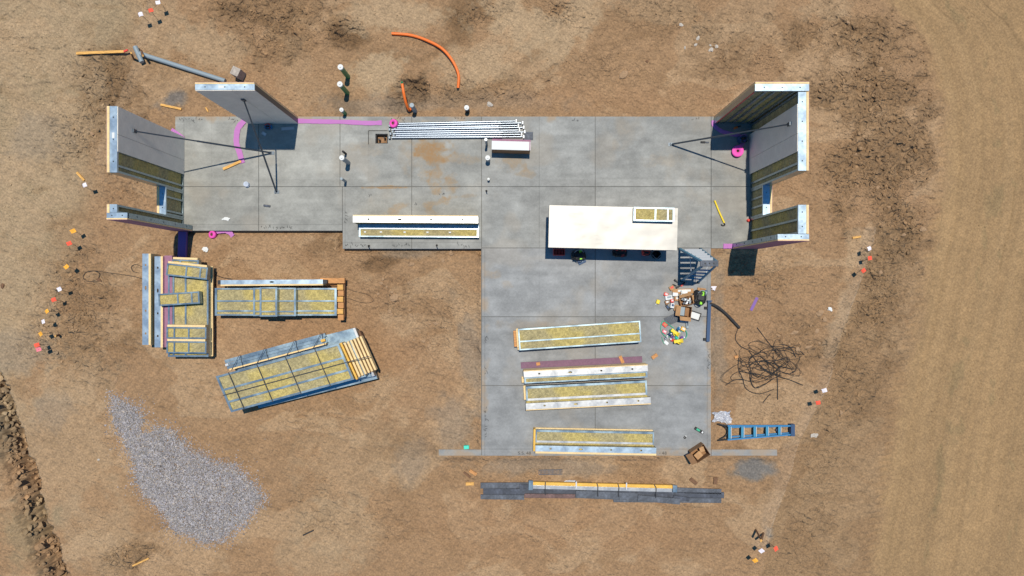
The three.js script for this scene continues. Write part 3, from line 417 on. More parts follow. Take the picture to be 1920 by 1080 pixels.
function bracePole(name, label, top, foot, group) {
  const o = thing(name, label, 'brace', [foot[0], 0, foot[1]], 0, group);
  const a = [top[0] - foot[0], top[2], top[1] - foot[1]];
  const k = 0.42; part(o, 'outer_tube', rod([a[0] * 0.01, 0.03 + a[1] * 0.01, a[2] * 0.01], [a[0] * (1 - k), a[1] * (1 - k), a[2] * (1 - k)], 0.02), M.brace);
  part(o, 'inner_tube', rod([a[0] * (1 - k), a[1] * (1 - k), a[2] * (1 - k)], [a[0] * 0.985, a[1] * 0.985, a[2] * 0.985], 0.015), M.brace);
  part(o, 'foot_plate', merge(bx(0.12, 0.008, 0.08, 0, 0.005, 0), rod([-0.02, 0.03, -0.03], [-0.02, 0.03, 0.03], 0.012)), M.brace);
  const e = Math.abs(a[0]) > Math.abs(a[2]) ? bx(0.03, 0.12, 0.07, a[0] * 0.992, a[1], a[2]) : bx(0.07, 0.12, 0.03, a[0], a[1], a[2] * 0.992);
  part(o, 'wall_bracket', e, M.brace); return o;
}
const WALL_H = 2.727;
// west corner wall: long side with a window gap, short return at its south end
{
  const [xo, zn] = at(328.7, 256.7), dep = 0.142, fo = 0.058;
  const o = thing('framed_wall', 'standing grey-boarded corner wall with window gap at the west slab end', 'wall', [xo, 0, zn], 0); o.userData.kind = 'thing';
  // run southwards along +z: turn local x to +z, local z to +x
  const run = (z0, z1, h, opt) => { const g = new THREE.Group(); wallRun(g, { x0: z0, x1: z1, h, depth: dep, foam: fo, ...opt }); for (const c of [...g.children]) { c.traverse((m) => { m.geometry.applyMatrix4(new THREE.Matrix4().set(0, 0, 1, 0, 0, 1, 0, 0, 1, 0, 0, 0, 0, 0, 0, 1)); flip(m.geometry); }); o.add(c); } };
  const zz = (v) => (v - 540) / PX - zn;
  run(0, zz(360), WALL_H, { studs: [0.41, 0.82, zz(326), zz(349)], boards: [[0.004, zz(326) + 0.015]], marks: 3 });
  run(zz(360) + 0.001, zz(409.4), 0.842, { studs: [zz(377), zz(402)], marks: 2 });
  run(zz(409.5), zz(423), WALL_H, { marks: 1 });
  // return wall, outside towards +z
  const g = new THREE.Group(), xr = (361 - 328.7) / PX; wallRun(g, { x0: -xr, x1: -0.0, h: WALL_H, depth: 0.105, foam: 0.034, marks: 2 });
  for (const c of [...g.children]) { c.traverse((m) => m.geometry.rotateY(Math.PI).translate(0, 0, zz(433.8))); o.add(c); }
  part(o, 'end_stud', (() => { const p = webPlate(2.6, 0.1, punch(2.6, 5).map(([x]) => [x, 0.04, 0.02])); p.rotateZ(-Math.PI / 2); p.translate(xr + 0.002, 1.36, zz(433.8) - 0.034 - 0.053); return metric(p); })(), M.steel);
}
function flip(g) { // after a mirrored axis swap the winding has to be turned round
  const p = g.attributes.position, n = g.attributes.normal, u = g.attributes.uv; const sw = (a, i, j) => { for (let k = 0; k < a.itemSize; k++) { const t = a.array[i * a.itemSize + k]; a.array[i * a.itemSize + k] = a.array[j * a.itemSize + k]; a.array[j * a.itemSize + k] = t; } };
  for (let i = 0; i < p.count; i += 3) { sw(p, i + 1, i + 2); sw(n, i + 1, i + 2); sw(u, i + 1, i + 2); }
}
// short freestanding wall on the north edge
{
  const [x0, z0] = at(466.5, 219.4), L = (559 - 466.5) / PX;
  const o = thing('framed_wall', 'short standing wall with grey board face on the north slab edge', 'wall', [x0, 0, z0], 0); o.userData.kind = 'thing';
  wallRun(o, { x0: 0, x1: L, h: WALL_H, depth: 0.112, foam: 0.036, studs: [0.4, 0.8], boards: [[0, L]], marks: 3 });
  part(o, 'end_stud', span(L + 0.001, L + 0.004, 0.01, WALL_H - 0.02, 0.04, 0.145), M.brace);
}
// east corner wall: north return, long side with a window gap, south return
{
  const [xo, zn] = at(1422.7, 218.5), dep = 0.155, fo = 0.055, zz = (v) => (v - 540) / PX - zn, xl = (u) => (u - 1422.7) / PX;
  const o = thing('framed_wall', 'standing corner wall with two returns and window gap at the east slab end', 'wall', [xo, 0, zn], 0); o.userData.kind = 'thing';
  const mx = new THREE.Matrix4().set(0, 0, -1, 0, 0, 1, 0, 0, 1, 0, 0, 0, 0, 0, 0, 1);
  const run = (z0, z1, h, opt) => { const g = new THREE.Group(); wallRun(g, { x0: z0, x1: z1, h, depth: dep, foam: fo, ...opt }); for (const c of [...g.children]) { c.traverse((m) => m.geometry.applyMatrix4(mx)); o.add(c); } };
  run(0.2, zz(357.2), WALL_H, { studs: [zz(254), zz(290), zz(325), zz(345)], boards: [[zz(254) - 0.015, zz(327)]], marks: 4 });
  run(zz(357.2) + 0.001, zz(410.2), 0.842, { studs: [zz(376), zz(392)], marks: 2 });
  run(zz(410.4), zz(455.5), WALL_H, { studs: [zz(433)], marks: 2 });
  { const g = new THREE.Group(); wallRun(g, { x0: xl(1338.8), x1: 0, h: WALL_H, depth: 0.135, foam: 0.045, studs: [xl(1358), xl(1372), xl(1388), xl(1402)], marks: 3 }); for (const c of [...g.children]) o.add(c);
    part(o, 'red_edge_strip', span(xl(1338.8) - 0.001, xl(1338.8) + 0.02, 0.2, WALL_H - 0.1, 0.181, 0.188), M.red);
    part(o, 'end_stud', span(xl(1338.8) - 0.004, xl(1338.8) - 0.001, 0.01, WALL_H - 0.02, 0.048, 0.178), M.steel); }
  { const g = new THREE.Group(); wallRun(g, { x0: -xl(1422.7), x1: -xl(1373.7), h: WALL_H, depth: 0.1, foam: 0.034, marks: 2 }); for (const c of [...g.children]) { c.traverse((m) => m.geometry.rotateY(Math.PI).translate(0, 0, zz(466.9))); o.add(c); }
    part(o, 'end_stud', (() => { const p = webPlate(2.6, 0.096, punch(2.6, 5).map(([x]) => [x, 0.04, 0.02])); p.rotateZ(Math.PI / 2); p.translate(xl(1373.7) - 0.002, 1.36, zz(466.9) - 0.034 - 0.05); return metric(p); })(), M.steel); }
}
{
  const tp = (u, v, h) => { const [x, z] = at(u, v); return [x, z, h]; };
  bracePole('wall_brace', 'dark steel brace pole from the west corner wall down to the slab', tp(346, 285, 2.15), at(510, 287), 'diagonal wall braces');
  bracePole('wall_brace', 'dark steel brace pole propping the short north wall', tp(522, 232.5, 2.09), at(519, 360), 'diagonal wall braces');
  bracePole('wall_brace', 'dark steel brace pole from the east corner wall down to the slab', tp(1404, 278, 2.37), at(1258, 271), 'diagonal wall braces');
}

// ---------------------------------------------------------------- panels lying on the slab
const laid = (name, label, u, v, turn, base = 0, group = 'wall panels lying on the slab') => { const [x, z] = at(u, v, base + 0.2); return thing(name, label, 'wall panel', [x, base + 0.002, z], turn, group); };
{ // corner panel north-west of the middle
  const o = laid('corner_panel', 'L-shaped steel corner panel with insulation tray lying on the stepped slab bay', 785, 427, -0.3);
  const L = len(226, 0.25);
  edgePanel(o, { x0: -L / 2 - 0.05, x1: L / 2, z: -0.155, w: 0.15, y0: 0.06, y1: 0.56, foam: 0.022, foamSide: -1, foamUp: 0.003, sheet: M.sheet });
  part(o, 'corner_stud', span(-L / 2, L / 2, 0.003, 0.17, -0.079, 0.026), M.steelL);
  tray(o, { x0: -L / 2, x1: L / 2, z0: 0.028, z1: 0.215, y0: 0.003, t: 0.168, studsZ: [], foam: 0.04, rail: 0.026, northRail: 0.006 });
  for (const x of [-1.25, -0.88, -0.33, 0.2, 0.72]) part(o, 'clip', bx(0.05, 0.012, 0.03, x, 0.158, 0.1), M.white);
}
{ // big sheeted panel on saw-horses
  const y = 0.72, [x, z] = at(1149, 427.5, 0.9);
  for (const [dx, lab] of [[-0.95, 'black trestle under the west end of the white-topped panel'], [0.9, 'black trestle under the east end of the white-topped panel']]) {
    const h = thing('saw_horse', lab, 'trestle', [x + dx, 0, z], -1.2, 'trestles under the white panel');
    part(h, 'beam', rb(0.09, 0.09, 0.86, 0, 0.672, 0), M.black);
    for (const s of [-1, 1]) for (const q of [-1, 1]) part(h, 'leg', bar([s * 0.05, 0.63, q * 0.33], [s * 0.28, 0.0, q * 0.38], 0.05, 0.04), M.black);
    for (const q of [-1, 1]) part(h, 'stretcher', bx(0.34, 0.03, 0.03, 0, 0.25, q * 0.36), M.black);
  }
  const o = thing('sheeted_panel', 'large white metal-sheeted wall panel raised on trestles', 'wall panel', [x, y, z], -1.35, 'wall panels lying on the slab');
  const L = len(241, 0.95), W = len(79, 0.95);
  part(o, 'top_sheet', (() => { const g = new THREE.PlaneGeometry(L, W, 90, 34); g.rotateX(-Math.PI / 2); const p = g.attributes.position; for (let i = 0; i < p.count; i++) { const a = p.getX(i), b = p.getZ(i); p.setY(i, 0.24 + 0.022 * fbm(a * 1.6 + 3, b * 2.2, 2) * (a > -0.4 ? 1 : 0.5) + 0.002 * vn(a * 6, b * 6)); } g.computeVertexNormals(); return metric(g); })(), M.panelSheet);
  part(o, 'frame', merge(span(-L / 2, L / 2, 0.05, 0.222, -W / 2 + 0.004, -W / 2 + 0.05), span(-L / 2, L / 2, 0.05, 0.222, W / 2 - 0.05, W / 2 - 0.004), span(-L / 2 + 0.004, -L / 2 + 0.05, 0.05, 0.222, -W / 2 + 0.051, W / 2 - 0.051), span(L / 2 - 0.05, L / 2 - 0.004, 0.05, 0.222, -W / 2 + 0.051, W / 2 - 0.051)), M.steel);
  part(o, 'foam_board', span(-L / 2 + 0.002, L / 2 - 0.002, 0, 0.049, -W / 2 + 0.002, W / 2 - 0.002), M.pink);
  part(o, 'insulation_batt', span(-L / 2 + 0.06, L / 2 - 0.06, 0.051, 0.2, -W / 2 + 0.055, W / 2 - 0.055), M.wool);
  const [hx, hz] = at(1226.5, 402, 1.12), hd = thing('header_panel', 'small three-bay insulated header frame on the white-topped panel', 'wall panel', [hx, y + 0.242, hz], -1.2, 'short insulated header frames');
  const l = len(76, 1.12), w = len(26, 1.12); tray(hd, { x0: -l / 2, x1: l / 2, z0: -w / 2, z1: w / 2, y0: 0, t: 0.16, foam: 0, studsX: [0.03, 0.3], rail: 0.03, end: 0.035, seed: 4 });
}
{ // single tray north of the three
  const o = laid('tray_panel', 'two-bay insulated tray panel lying alone just south of the slab joint', 1086, 628.5, 3.9);
  const L = len(228, 0.22), W = len(40, 0.22);
  tray(o, { x0: -L / 2, x1: L / 2, z0: -W / 2, z1: W / 2, y0: 0.09, t: 0.23, foam: 0.05, studsZ: [0.045], rail: 0.03, end: 0.03, over: [0.04, 0, 0, 0], seed: 9 });
  for (const dx of [-1.05, 0, 1.05]) part(o, 'bearer', bx(0.09, 0.088, W - 0.06, dx, 0.045, 0), M.pineD);
  part(o, 'wood_block', span(-L / 2 - 0.11, -L / 2 - 0.05, 0.001, 0.16, -0.2, 0.17), M.pineO); part(o, 'wood_block', span(-L / 2 - 0.045, -L / 2 - 0.003, 0.052, 0.18, -0.22, 0.19), M.foam);
}
{ // two nested corner panels with a pink face
  const o = laid('corner_panel', 'corner panel with pink foam back and narrow insulation tray, north of a nested pair', 1096, 700, 2.9);
  const L = len(234, 0.35);
  edgePanel(o, { x0: -L / 2 + 0.02, x1: L / 2, z: -0.068, w: 0.135, y0: 0.06, y1: 0.4, foam: 0.022, foamSide: -1, foamUp: 0.002, sheet: M.sheet });
  part(o, 'pink_board', (() => { const g = span(-L / 2 - 0.03, L / 2 - 0.05, 0.005, 0.028, -0.31, -0.165); return g; })(), M.mauve);
  tray(o, { x0: -L / 2 + 0.03, x1: L / 2, z0: 0.01, z1: 0.15, y0: 0.1, t: 0.22, foam: 0.05, rail: 0.028, seed: 12, over: [0.06, 0, 0, 0] });
  part(o, 'support_track', span(-L / 2 + 0.04, L / 2 - 0.02, 0.001, 0.099, 0.02, 0.14), M.steel);
  const p = laid('corner_panel', 'corner panel with wide insulation tray and steel lip, south of a nested pair', 1101, 741, 2.9, 0.08); for (const dx of [-1.0, 0.1, 1.1]) part(p, 'bearer', bx(0.09, 0.078, 0.46, dx, -0.04, 0), M.pineD);
  const K = len(231, 0.2);
  tray(p, { x0: -K / 2 + 0.02, x1: K / 2 - 0.04, z0: -0.27, z1: 0.06, y0: 0.0, t: 0.2, foam: 0.045, rail: 0.05, seed: 15, over: [0.05, 0, 0, 0], southMat: M.sheet });
  part(p, 'corner_stud', span(-K / 2 + 0.02, K / 2 - 0.04, 0.001, 0.16, 0.065, 0.115), M.wool);
  edgePanel(p, { x0: -K / 2, x1: K / 2 + 0.03, z: 0.19, w: 0.14, y0: 0.02, y1: 0.2, foam: 0.022, foamSide: 1, foamUp: 0.002, sheet: M.sheet, ph: 0.1 });
}
{ // southernmost corner panel
  const o = laid('corner_panel', 'corner panel with yellow foam end lying on the south slab edge beside the handwriting', 1115, 830, -1.1);
  const L = len(222, 0.2);
  tray(o, { x0: -L / 2, x1: L / 2, z0: -0.27, z1: 0.02, y0: 0.0, t: 0.2, foam: 0.045, rail: 0.045, end: 0.03, seed: 18, over: [0.0, 0, 0.02, 0], southMat: M.sheet });
  part(o, 'corner_stud', span(-L / 2, L / 2, 0.001, 0.15, 0.025, 0.07), M.wool);
  edgePanel(o, { x0: -L / 2, x1: L / 2 + 0.05, z: 0.15, w: 0.135, y0: 0.03, y1: 0.24, foam: 0.045, foamSide: 1, foamUp: 0.001, sheet: M.steelL });
  part(o, 'foam_end', span(-L / 2 - 0.05, -L / 2 - 0.003, 0.002, 0.22, -0.29, 0.22), M.foamO);
}
// ---------------------------------------------------------------- stacks on the dirt
const GY = -0.085;
{ // west stack: two long panels on edge
  const mk = (u, lab, pinkFace, w, v = 562, hgt = 0.42) => {
    const [x, z] = at(u, v, 0.3), o = thing('corner_panel', lab, 'wall panel', [x, GY, z], -90, 'panels in the western stack'); const L = len(171, 0.35);
    edgePanel(o, { x0: -L / 2, x1: L / 2, z: 0, w, y0: 0.02, y1: hgt, foam: 0.05, foamSide: -1, foamMat: M.foam, holes: 4, skin: pinkFace ? M.pink : null, foamUp: 0.02 });
    if (pinkFace) part(o, 'pink_face', span(-L / 2 - 0.02, L / 2 - 0.0, 0.02, 0.37, -w / 2 - 0.24, -w / 2 - 0.06), M.pink);
    return o;
  };
  mk(275.5, 'long steel-edged panel on edge, westernmost of the stack with small headers', false, 0.155, 561, 0.44); mk(296.5, 'long steel-edged panel on edge with wide pink foam side in the western stack', true, 0.15, 566, 0.4);
  const pal = at(352, 585, 0.1), pl = thing('timber_bearers', 'dark timber bearers under the wide panel of the western stack', 'timber', [pal[0] + 0.05, GY, pal[1]], 0);
  for (const dz of [-0.95, 0, 0.95]) part(pl, 'bearer', bx(0.94, 0.15, 0.1, 0.02, 0.09, dz), M.pineD);
  const [x, z] = at(353.5, 584, 0.28), o = thing('tray_panel', 'wide insulated wall panel lying under the small headers of the western stack', 'wall panel', [x, GY + 0.166, z], -90, 'panels in the western stack');
  const L = len(170, 0.28), W = len(76, 0.28); tray(o, { x0: -L / 2, x1: L / 2, z0: -W / 2, z1: W / 2, y0: 0, t: 0.22, foam: 0.06, studsZ: [0.06, 0.34], rail: 0.04, seed: 22, foamMat: M.foam, over: [0, 0, 0.03, 0] });
  const hd = (lab, u, v, lu, lv, turn, y, sx, fo = 0) => { const [a, b] = at(u, v, y + 0.1), h = thing('header_panel', lab, 'wall panel', [a, y, b], turn, 'short insulated header frames'); const l = len(lu, y + 0.13), w = len(lv, y + 0.13); tray(h, { x0: -l / 2, x1: l / 2, z0: -w / 2, z1: w / 2, y0: 0, t: 0.14, foam: 0, studsX: sx, rail: 0.034, end: 0.034, seed: Math.round(u + v) }); if (fo) part(h, 'foam_strip', span(-l / 2 + 0.03, l / 2 - 0.02, 0.003, 0.16, -w / 2 - 0.05, -w / 2 - 0.002), M.foam); };
  const top = GY + 0.166 + 0.222;
  hd('insulated header frame tilted slightly clockwise at the north of the western stack', 352, 509, 77, 23, -6.2, top, [-0.02, 0.3], 1);
  hd('small header frame half hidden behind the tilted one on the western stack', 349, 491.5, 50, 9, -2, top - 0.02, [-0.12], 1);
  hd('insulated header frame laid across the middle of the western stack', 337, 560, 77, 23, 3.6, top + 0.03, [-0.03, 0.29]);
  hd('insulated header frame, northern of two side by side at the stack foot', 351, 624, 75, 22, -0.6, top, [-0.28, 0.05], 1);
  hd('insulated header frame, southern of two side by side at the stack foot', 351, 651, 75, 23, -0.6, top, [-0.28, 0.05], 1);
}
{ // middle-west stack on pallet blocks
  const pz = at(518, 566, 0), pal = thing('timber_pallet', 'orange timber pallet under the insulated panel stack', 'pallet', [at(530, 560)[0], GY, at(530, 560)[1]], 0);
  for (const dz of [-0.35, 0.05, 0.36]) part(pal, 'bearer', bx(2.85, 0.08, 0.09, 0.02, 0.045, dz), M.pineO);
  const xr = at(641, 560, 0.1)[0] - pal.position.x; part(pal, 'end_board', bx(0.1, 0.1, 0.86, xr + 0.02, 0.14, 0.0), M.pineD);
  for (let k = 0; k < 6; k++) part(pal, 'end_block', bx(0.13, 0.1, k % 2 ? 0.13 : 0.12, xr - (k % 2 ? 0 : 0.012), 0.245, -0.27 + k * 0.14), k % 2 ? M.pineO : M.pine);
  part(pal, 'corner_beam', bx(0.56, 0.11, 0.12, xr - 0.19, 0.245, -0.42), M.pineO);
  const [x, z] = at(516, 566, 0.3), o = thing('tray_panel', 'long insulated panel with two crosswise frames laid over it', 'wall panel', [x, GY + 0.09, z], 0, 'panels in the middle stack');
  const L = len(229, 0.3), W = len(52, 0.3); tray(o, { x0: -L / 2, x1: L / 2, z0: -W / 2, z1: W / 2, y0: 0, t: 0.26, foam: 0.06, studsZ: [-0.02, 0.21], rail: 0.035, end: 0.05, seed: 31, foamMat: M.pink });
  const hd = (lab, u, lu, y, lv) => { const [a, b] = at(u, 566, y + 0.1), h = thing('cross_frame', lab, 'wall panel', [a, y, b], 0, 'panels in the middle stack'), l = len(lu, y + 0.13), w = len(lv, y + 0.13); tray(h, { x0: -l / 2, x1: l / 2, z0: -w / 2, z1: w / 2, y0: 0, t: 0.13, foam: 0, studsZ: [-0.02, 0.22], rail: 0.033, end: 0.042, seed: 40 }); };
  hd('wider insulated frame lying crosswise on the middle stack', 515.5, 80, GY + 0.354, 53); hd('narrow insulated frame on top of the middle stack', 504, 33, GY + 0.488, 55);
  const [ex, ez] = at(507, 529.5, 0.35), e = thing('edge_panel', 'narrow steel channel panel with foam strip along the middle stack', 'wall panel', [ex, GY + 0.09, ez], 0.4, 'panels in the middle stack');
  const l = len(196, 0.35); edgePanel(e, { x0: -l / 2 + 0.05, x1: l / 2, z: -0.01, w: 0.1, y0: 0.0, y1: 0.33, foam: 0.035, foamSide: 1, holes: 1, foamUp: 0.0, foamMat: M.foam });
  part(e, 'bracket', bx(0.06, 0.06, 0.1, -l / 2 + 0.01, 0.3, -0.01), M.black); part(e, 'bracket', bx(0.09, 0.06, 0.09, l / 2 + 0.05, 0.3, -0.01), M.black);
}
{ // strapped stack, turned and a little racked
  const T = 15, rack = 0.145;
  const lean = (o) => { o.updateMatrix(); const all = []; o.traverse((c) => { if (c.isMesh) all.push(c); }); for (const c of all) { const m = new THREE.Matrix4().set(1, 0, rack, 0, 0, 1, 0, 0, 0, 0, 1, 0, 0, 0, 0, 1); c.geometry = c.geometry.clone(); c.geometry.applyMatrix4(m); c.geometry.computeVertexNormals(); } };
  const [lx, lz] = at(570, 692, 0.36), L = len(237, 0.36), W = len(104, 0.36);
  const lo = thing('sheeted_panel', 'lower blue-grey steel panels of the strapped stack, sticking out at the east end', 'wall panel', [lx, GY, lz], T - 1, 'panels in the strapped stack');
  for (const dx of [-0.9, 0.2, 1.2]) part(lo, 'bearer', bx(0.1, 0.1, 1.1, dx, 0.055, 0), M.pineD);
  part(lo, 'foam_board', span(-L / 2 + 0.03, L / 2 - 0.02, 0.106, 0.15, -W / 2 + 0.02, W / 2 - 0.06), M.pineD);
  part(lo, 'lower_frame', span(-L / 2 + 0.06, L / 2, 0.151, 0.27, -W / 2 + 0.06, W / 2 - 0.0), M.steel);
  part(lo, 'steel_sheet', span(-L / 2, L / 2, 0.272, 0.4, -W / 2, W / 2 - 0.09), M.steel);
  part(lo, 'edge_lip', span(L / 2 - 0.05, L / 2 + 0.004, 0.4, 0.43, -W / 2, W / 2 - 0.09), M.sheet);
  part(lo, 'brown_edge_board', span(L / 2 + 0.005, L / 2 + 0.05, 0.11, 0.3, -W / 2 + 0.1, W / 2 - 0.2), M.pineD); lean(lo);
  const y1 = GY + 0.404, [mx, mz] = at(548, 704, 0.5), K = len(239, 0.75), B = len(73, 0.75);
  const mid = thing('tray_panel', 'middle insulated panel hidden under the strapped three-bay panel', 'wall panel', [mx, y1, mz], T, 'panels in the strapped stack');
  tray(mid, { x0: -K / 2 + 0.1, x1: K / 2 + 0.12, z0: -B / 2 + 0.02, z1: B / 2 + 0.02, y0: 0, t: 0.2, foam: 0.04, rail: 0.04, seed: 71 }); lean(mid);
  const [x, z] = at(534, 708.5, 0.72), up = thing('tray_panel', 'strapped three-bay insulated panel on top of the slanting stack', 'wall panel', [x, y1 + 0.204, z], T, 'panels in the strapped stack');
  tray(up, { x0: -K / 2, x1: K / 2, z0: -B / 2, z1: B / 2, y0: 0, t: 0.2, foam: 0.05, studsZ: [-B / 2 + 0.34, -B / 2 + 0.63], rail: 0.045, end: 0.05, seed: 51 });
  const yt = 0.208; for (const dx of [-1.12, -0.46, 0.2, 0.88]) part(up, 'strap', bx(0.018, 0.005, B + 0.03, dx, yt, 0), M.strap);
  part(up, 'strap', bx(K + 0.55, 0.005, 0.018, 0.26, yt + 0.006, 0.02), M.strap); lean(up);
  const [nx, nz] = at(516, 664, 0.5), nb = thing('stud_bundle', 'bundled steel studs with a foam strip on the north side of the strapped stack', 'studs', [nx, y1, nz], T, 'panels in the strapped stack'), l = len(196, 0.5);
  part(nb, 'stud', span(-l / 2, l / 2, 0.001, 0.09, -0.17, -0.09), M.steel); part(nb, 'stud', span(-l / 2 + 0.04, l / 2 - 0.03, 0.001, 0.13, -0.085, -0.02), M.steel); part(nb, 'stud', span(-l / 2 + 0.02, l / 2, 0.001, 0.11, -0.015, 0.05), M.steel); part(nb, 'foam_strip', span(-l / 2 + 0.08, l / 2 - 0.02, 0.001, 0.16, 0.053, 0.085), M.foam);
  for (const dx of [-0.9, -0.3, 0.4, 1.02]) part(nb, 'twisted_strap', tube([[dx - 0.16, 0.18, 0.1], [dx, 0.2, -0.06], [dx + 0.12, 0.17, -0.2], [dx + 0.1, 0.14, -0.05], [dx + 0.12, 0.17, 0.1]], 0.006, 24, 5), M.strap);
  part(nb, 'bracket', bx(0.1, 0.05, 0.06, l / 2 - 0.06, 0.157, -0.02), M.foamO); part(nb, 'bracket', bx(0.07, 0.05, 0.05, -l / 2 + 0.06, 0.157, -0.05), M.alu);
  for (let k = 0; k < 7; k++) { const [bu, bv] = [654 + k * 5.6, 677 - k * 2.3]; const [ax, az] = at(bu, bv, 0.62); const b = thing('timber_batten', ['westernmost', 'second', 'third', 'fourth', 'fifth', 'sixth', 'easternmost'][k] + ' of seven yellow timber battens at the end of the strapped stack', 'batten', [ax, y1 + 0.0015, az], T + 9, 'battens on the strapped stack'); part(b, 'batten_body', rb(0.044, 0.3 - k * 0.02, k ? 0.84 : 0.9, 0, 0.15 - k * 0.01, 0, 0.004), k ? M.foam : M.foamO); part(b, 'end_grain', bx(0.036, 0.03, 0.012, 0, 0.25 - k * 0.02, 0.428 + (k ? 0 : 0.03)), M.pineD); }
}

// ---------------------------------------------------------------- steel bundle south of the slab
{
  const G2 = 'planks in the dark bundle';
  const plank = (u0, v0, u1, v1, w, y, m, lab) => { const [a, b] = at(u0, v0, y), [c, d] = at(u1, v1, y), L = Math.hypot(c - a, d - b), o = thing('steel_plank', lab, 'plank', [(a + c) / 2, y, (b + d) / 2], -Math.atan2(d - b, c - a) / DEG, G2); const W = len(w, y); part(o, 'plank_web', rb(L, 0.03, W, 0, 0.0152, 0, 0.003), m); part(o, 'plank_rib', merge(span(-L / 2 + 0.01, L / 2 - 0.01, 0.031, 0.039, -W / 2 + 0.004, -W / 2 + 0.014), span(-L / 2 + 0.01, L / 2 - 0.01, 0.031, 0.039, W / 2 - 0.014, W / 2 - 0.004)), m); };
  const y0 = GY + 0.01;
  plank(901, 910, 1110, 909, 11, y0, M.dark, 'dark grey plank at the west end of the bundle, northern row');
  plank(906, 921, 1120, 922, 11, y0, M.darkB, 'dark grey plank at the west end of the bundle, middle row');
  plank(901, 931, 983, 932, 9, y0, M.dark, 'short dark plank at the south-west tip of the bundle');
  plank(1130, 914, 1352, 922, 11, y0, M.dark, 'dark grey plank at the east end of the bundle, northern row');
  plank(1126, 925, 1357, 928, 11, y0, M.darkB, 'longest dark grey plank reaching the east tip of the bundle');
  plank(1150, 936.5, 1352, 938, 9, y0, M.dark, 'dark grey plank at the east end of the bundle, southern row');
  plank(974, 912, 1130, 912, 10, y0 + 0.042, M.darkB, 'upper dark plank beside the western bracket of the bundle');
  plank(984, 929, 1078, 930, 8, y0 + 0.042, M.darkR, 'rust-brown plank on the south side of the bundle');
  plank(1079, 926, 1195, 931, 14, y0 + 0.042, M.dark, 'broad dark plank in the middle of the bundle');
  plank(1100, 916, 1262, 922, 9, y0 + 0.042, M.darkB, 'thin dark plank south of the steel channel');
  plank(1196, 933, 1275, 940, 11, y0 + 0.042, M.dark, 'dark plank skewed southwards out of the bundle');
  plank(1262, 932, 1292, 936, 8, y0 + 0.03, M.darkB, 'stubby dark plank end behind the skewed one');
  const [x, z] = at(1130, 914, 0.08), o = thing('steel_channel', 'pale steel channel with yellow foam bar strapped on the dark planks', 'channel', [x, y0 + 0.083, z], -1.4);
  const L = len(262, 0.1); part(o, 'channel_web', rb(L, 0.05, 0.085, 0, 0.026, 0.035, 0.004), M.sheet); part(o, 'foam_bar', rb(L, 0.075, 0.075, 0, 0.039, -0.052, 0.006), M.foamO);
  for (const [dx, w] of [[-L / 2 - 0.05, 0.22], [L / 2 + 0.05, 0.16]]) part(o, 'end_bracket', merge(rb(0.09, 0.1, w * 0.9, dx, 0.05, -0.02, 0.004), bx(0.1, 0.014, w, dx, 0.108, -0.02)), M.steel);
  for (const [dx, k] of [[-1.34, 0], [-0.14, 0.03], [0.35, 0.03], [1.2, 0.05]]) part(o, 'strap', merge(bar([dx, 0.083, -0.1], [dx + k, 0.083, -0.01], 0.022, 0.005), bar([dx + k, 0.062, 0.0], [dx + k, 0.056, 0.085], 0.022, 0.005), bar([dx + k, 0.02, 0.086], [dx + k + 0.01, 0.012, 0.23], 0.022, 0.005)), M.strap);
  for (const dx of [-0.62, 0.55]) part(o, 'clip', bx(0.03, 0.02, 0.16, dx, 0.09, -0.05), M.alu);
}
{ const [x, y, z] = onDirt(1032, 885); const o = thing('grating_offcut', 'short dark grating strip lying between slab and plank bundle', 'grating', [x, y + 0.006, z], 1); part(o, 'frame', merge(bx(0.56, 0.02, 0.012, 0, 0.01, -0.055), bx(0.56, 0.02, 0.012, 0, 0.01, 0.055)), M.dark); for (let k = 0; k < 18; k++) part(o, 'slat', bx(0.014, 0.018, 0.096, -0.27 + k * 0.0318, 0.01, 0), M.dark); }
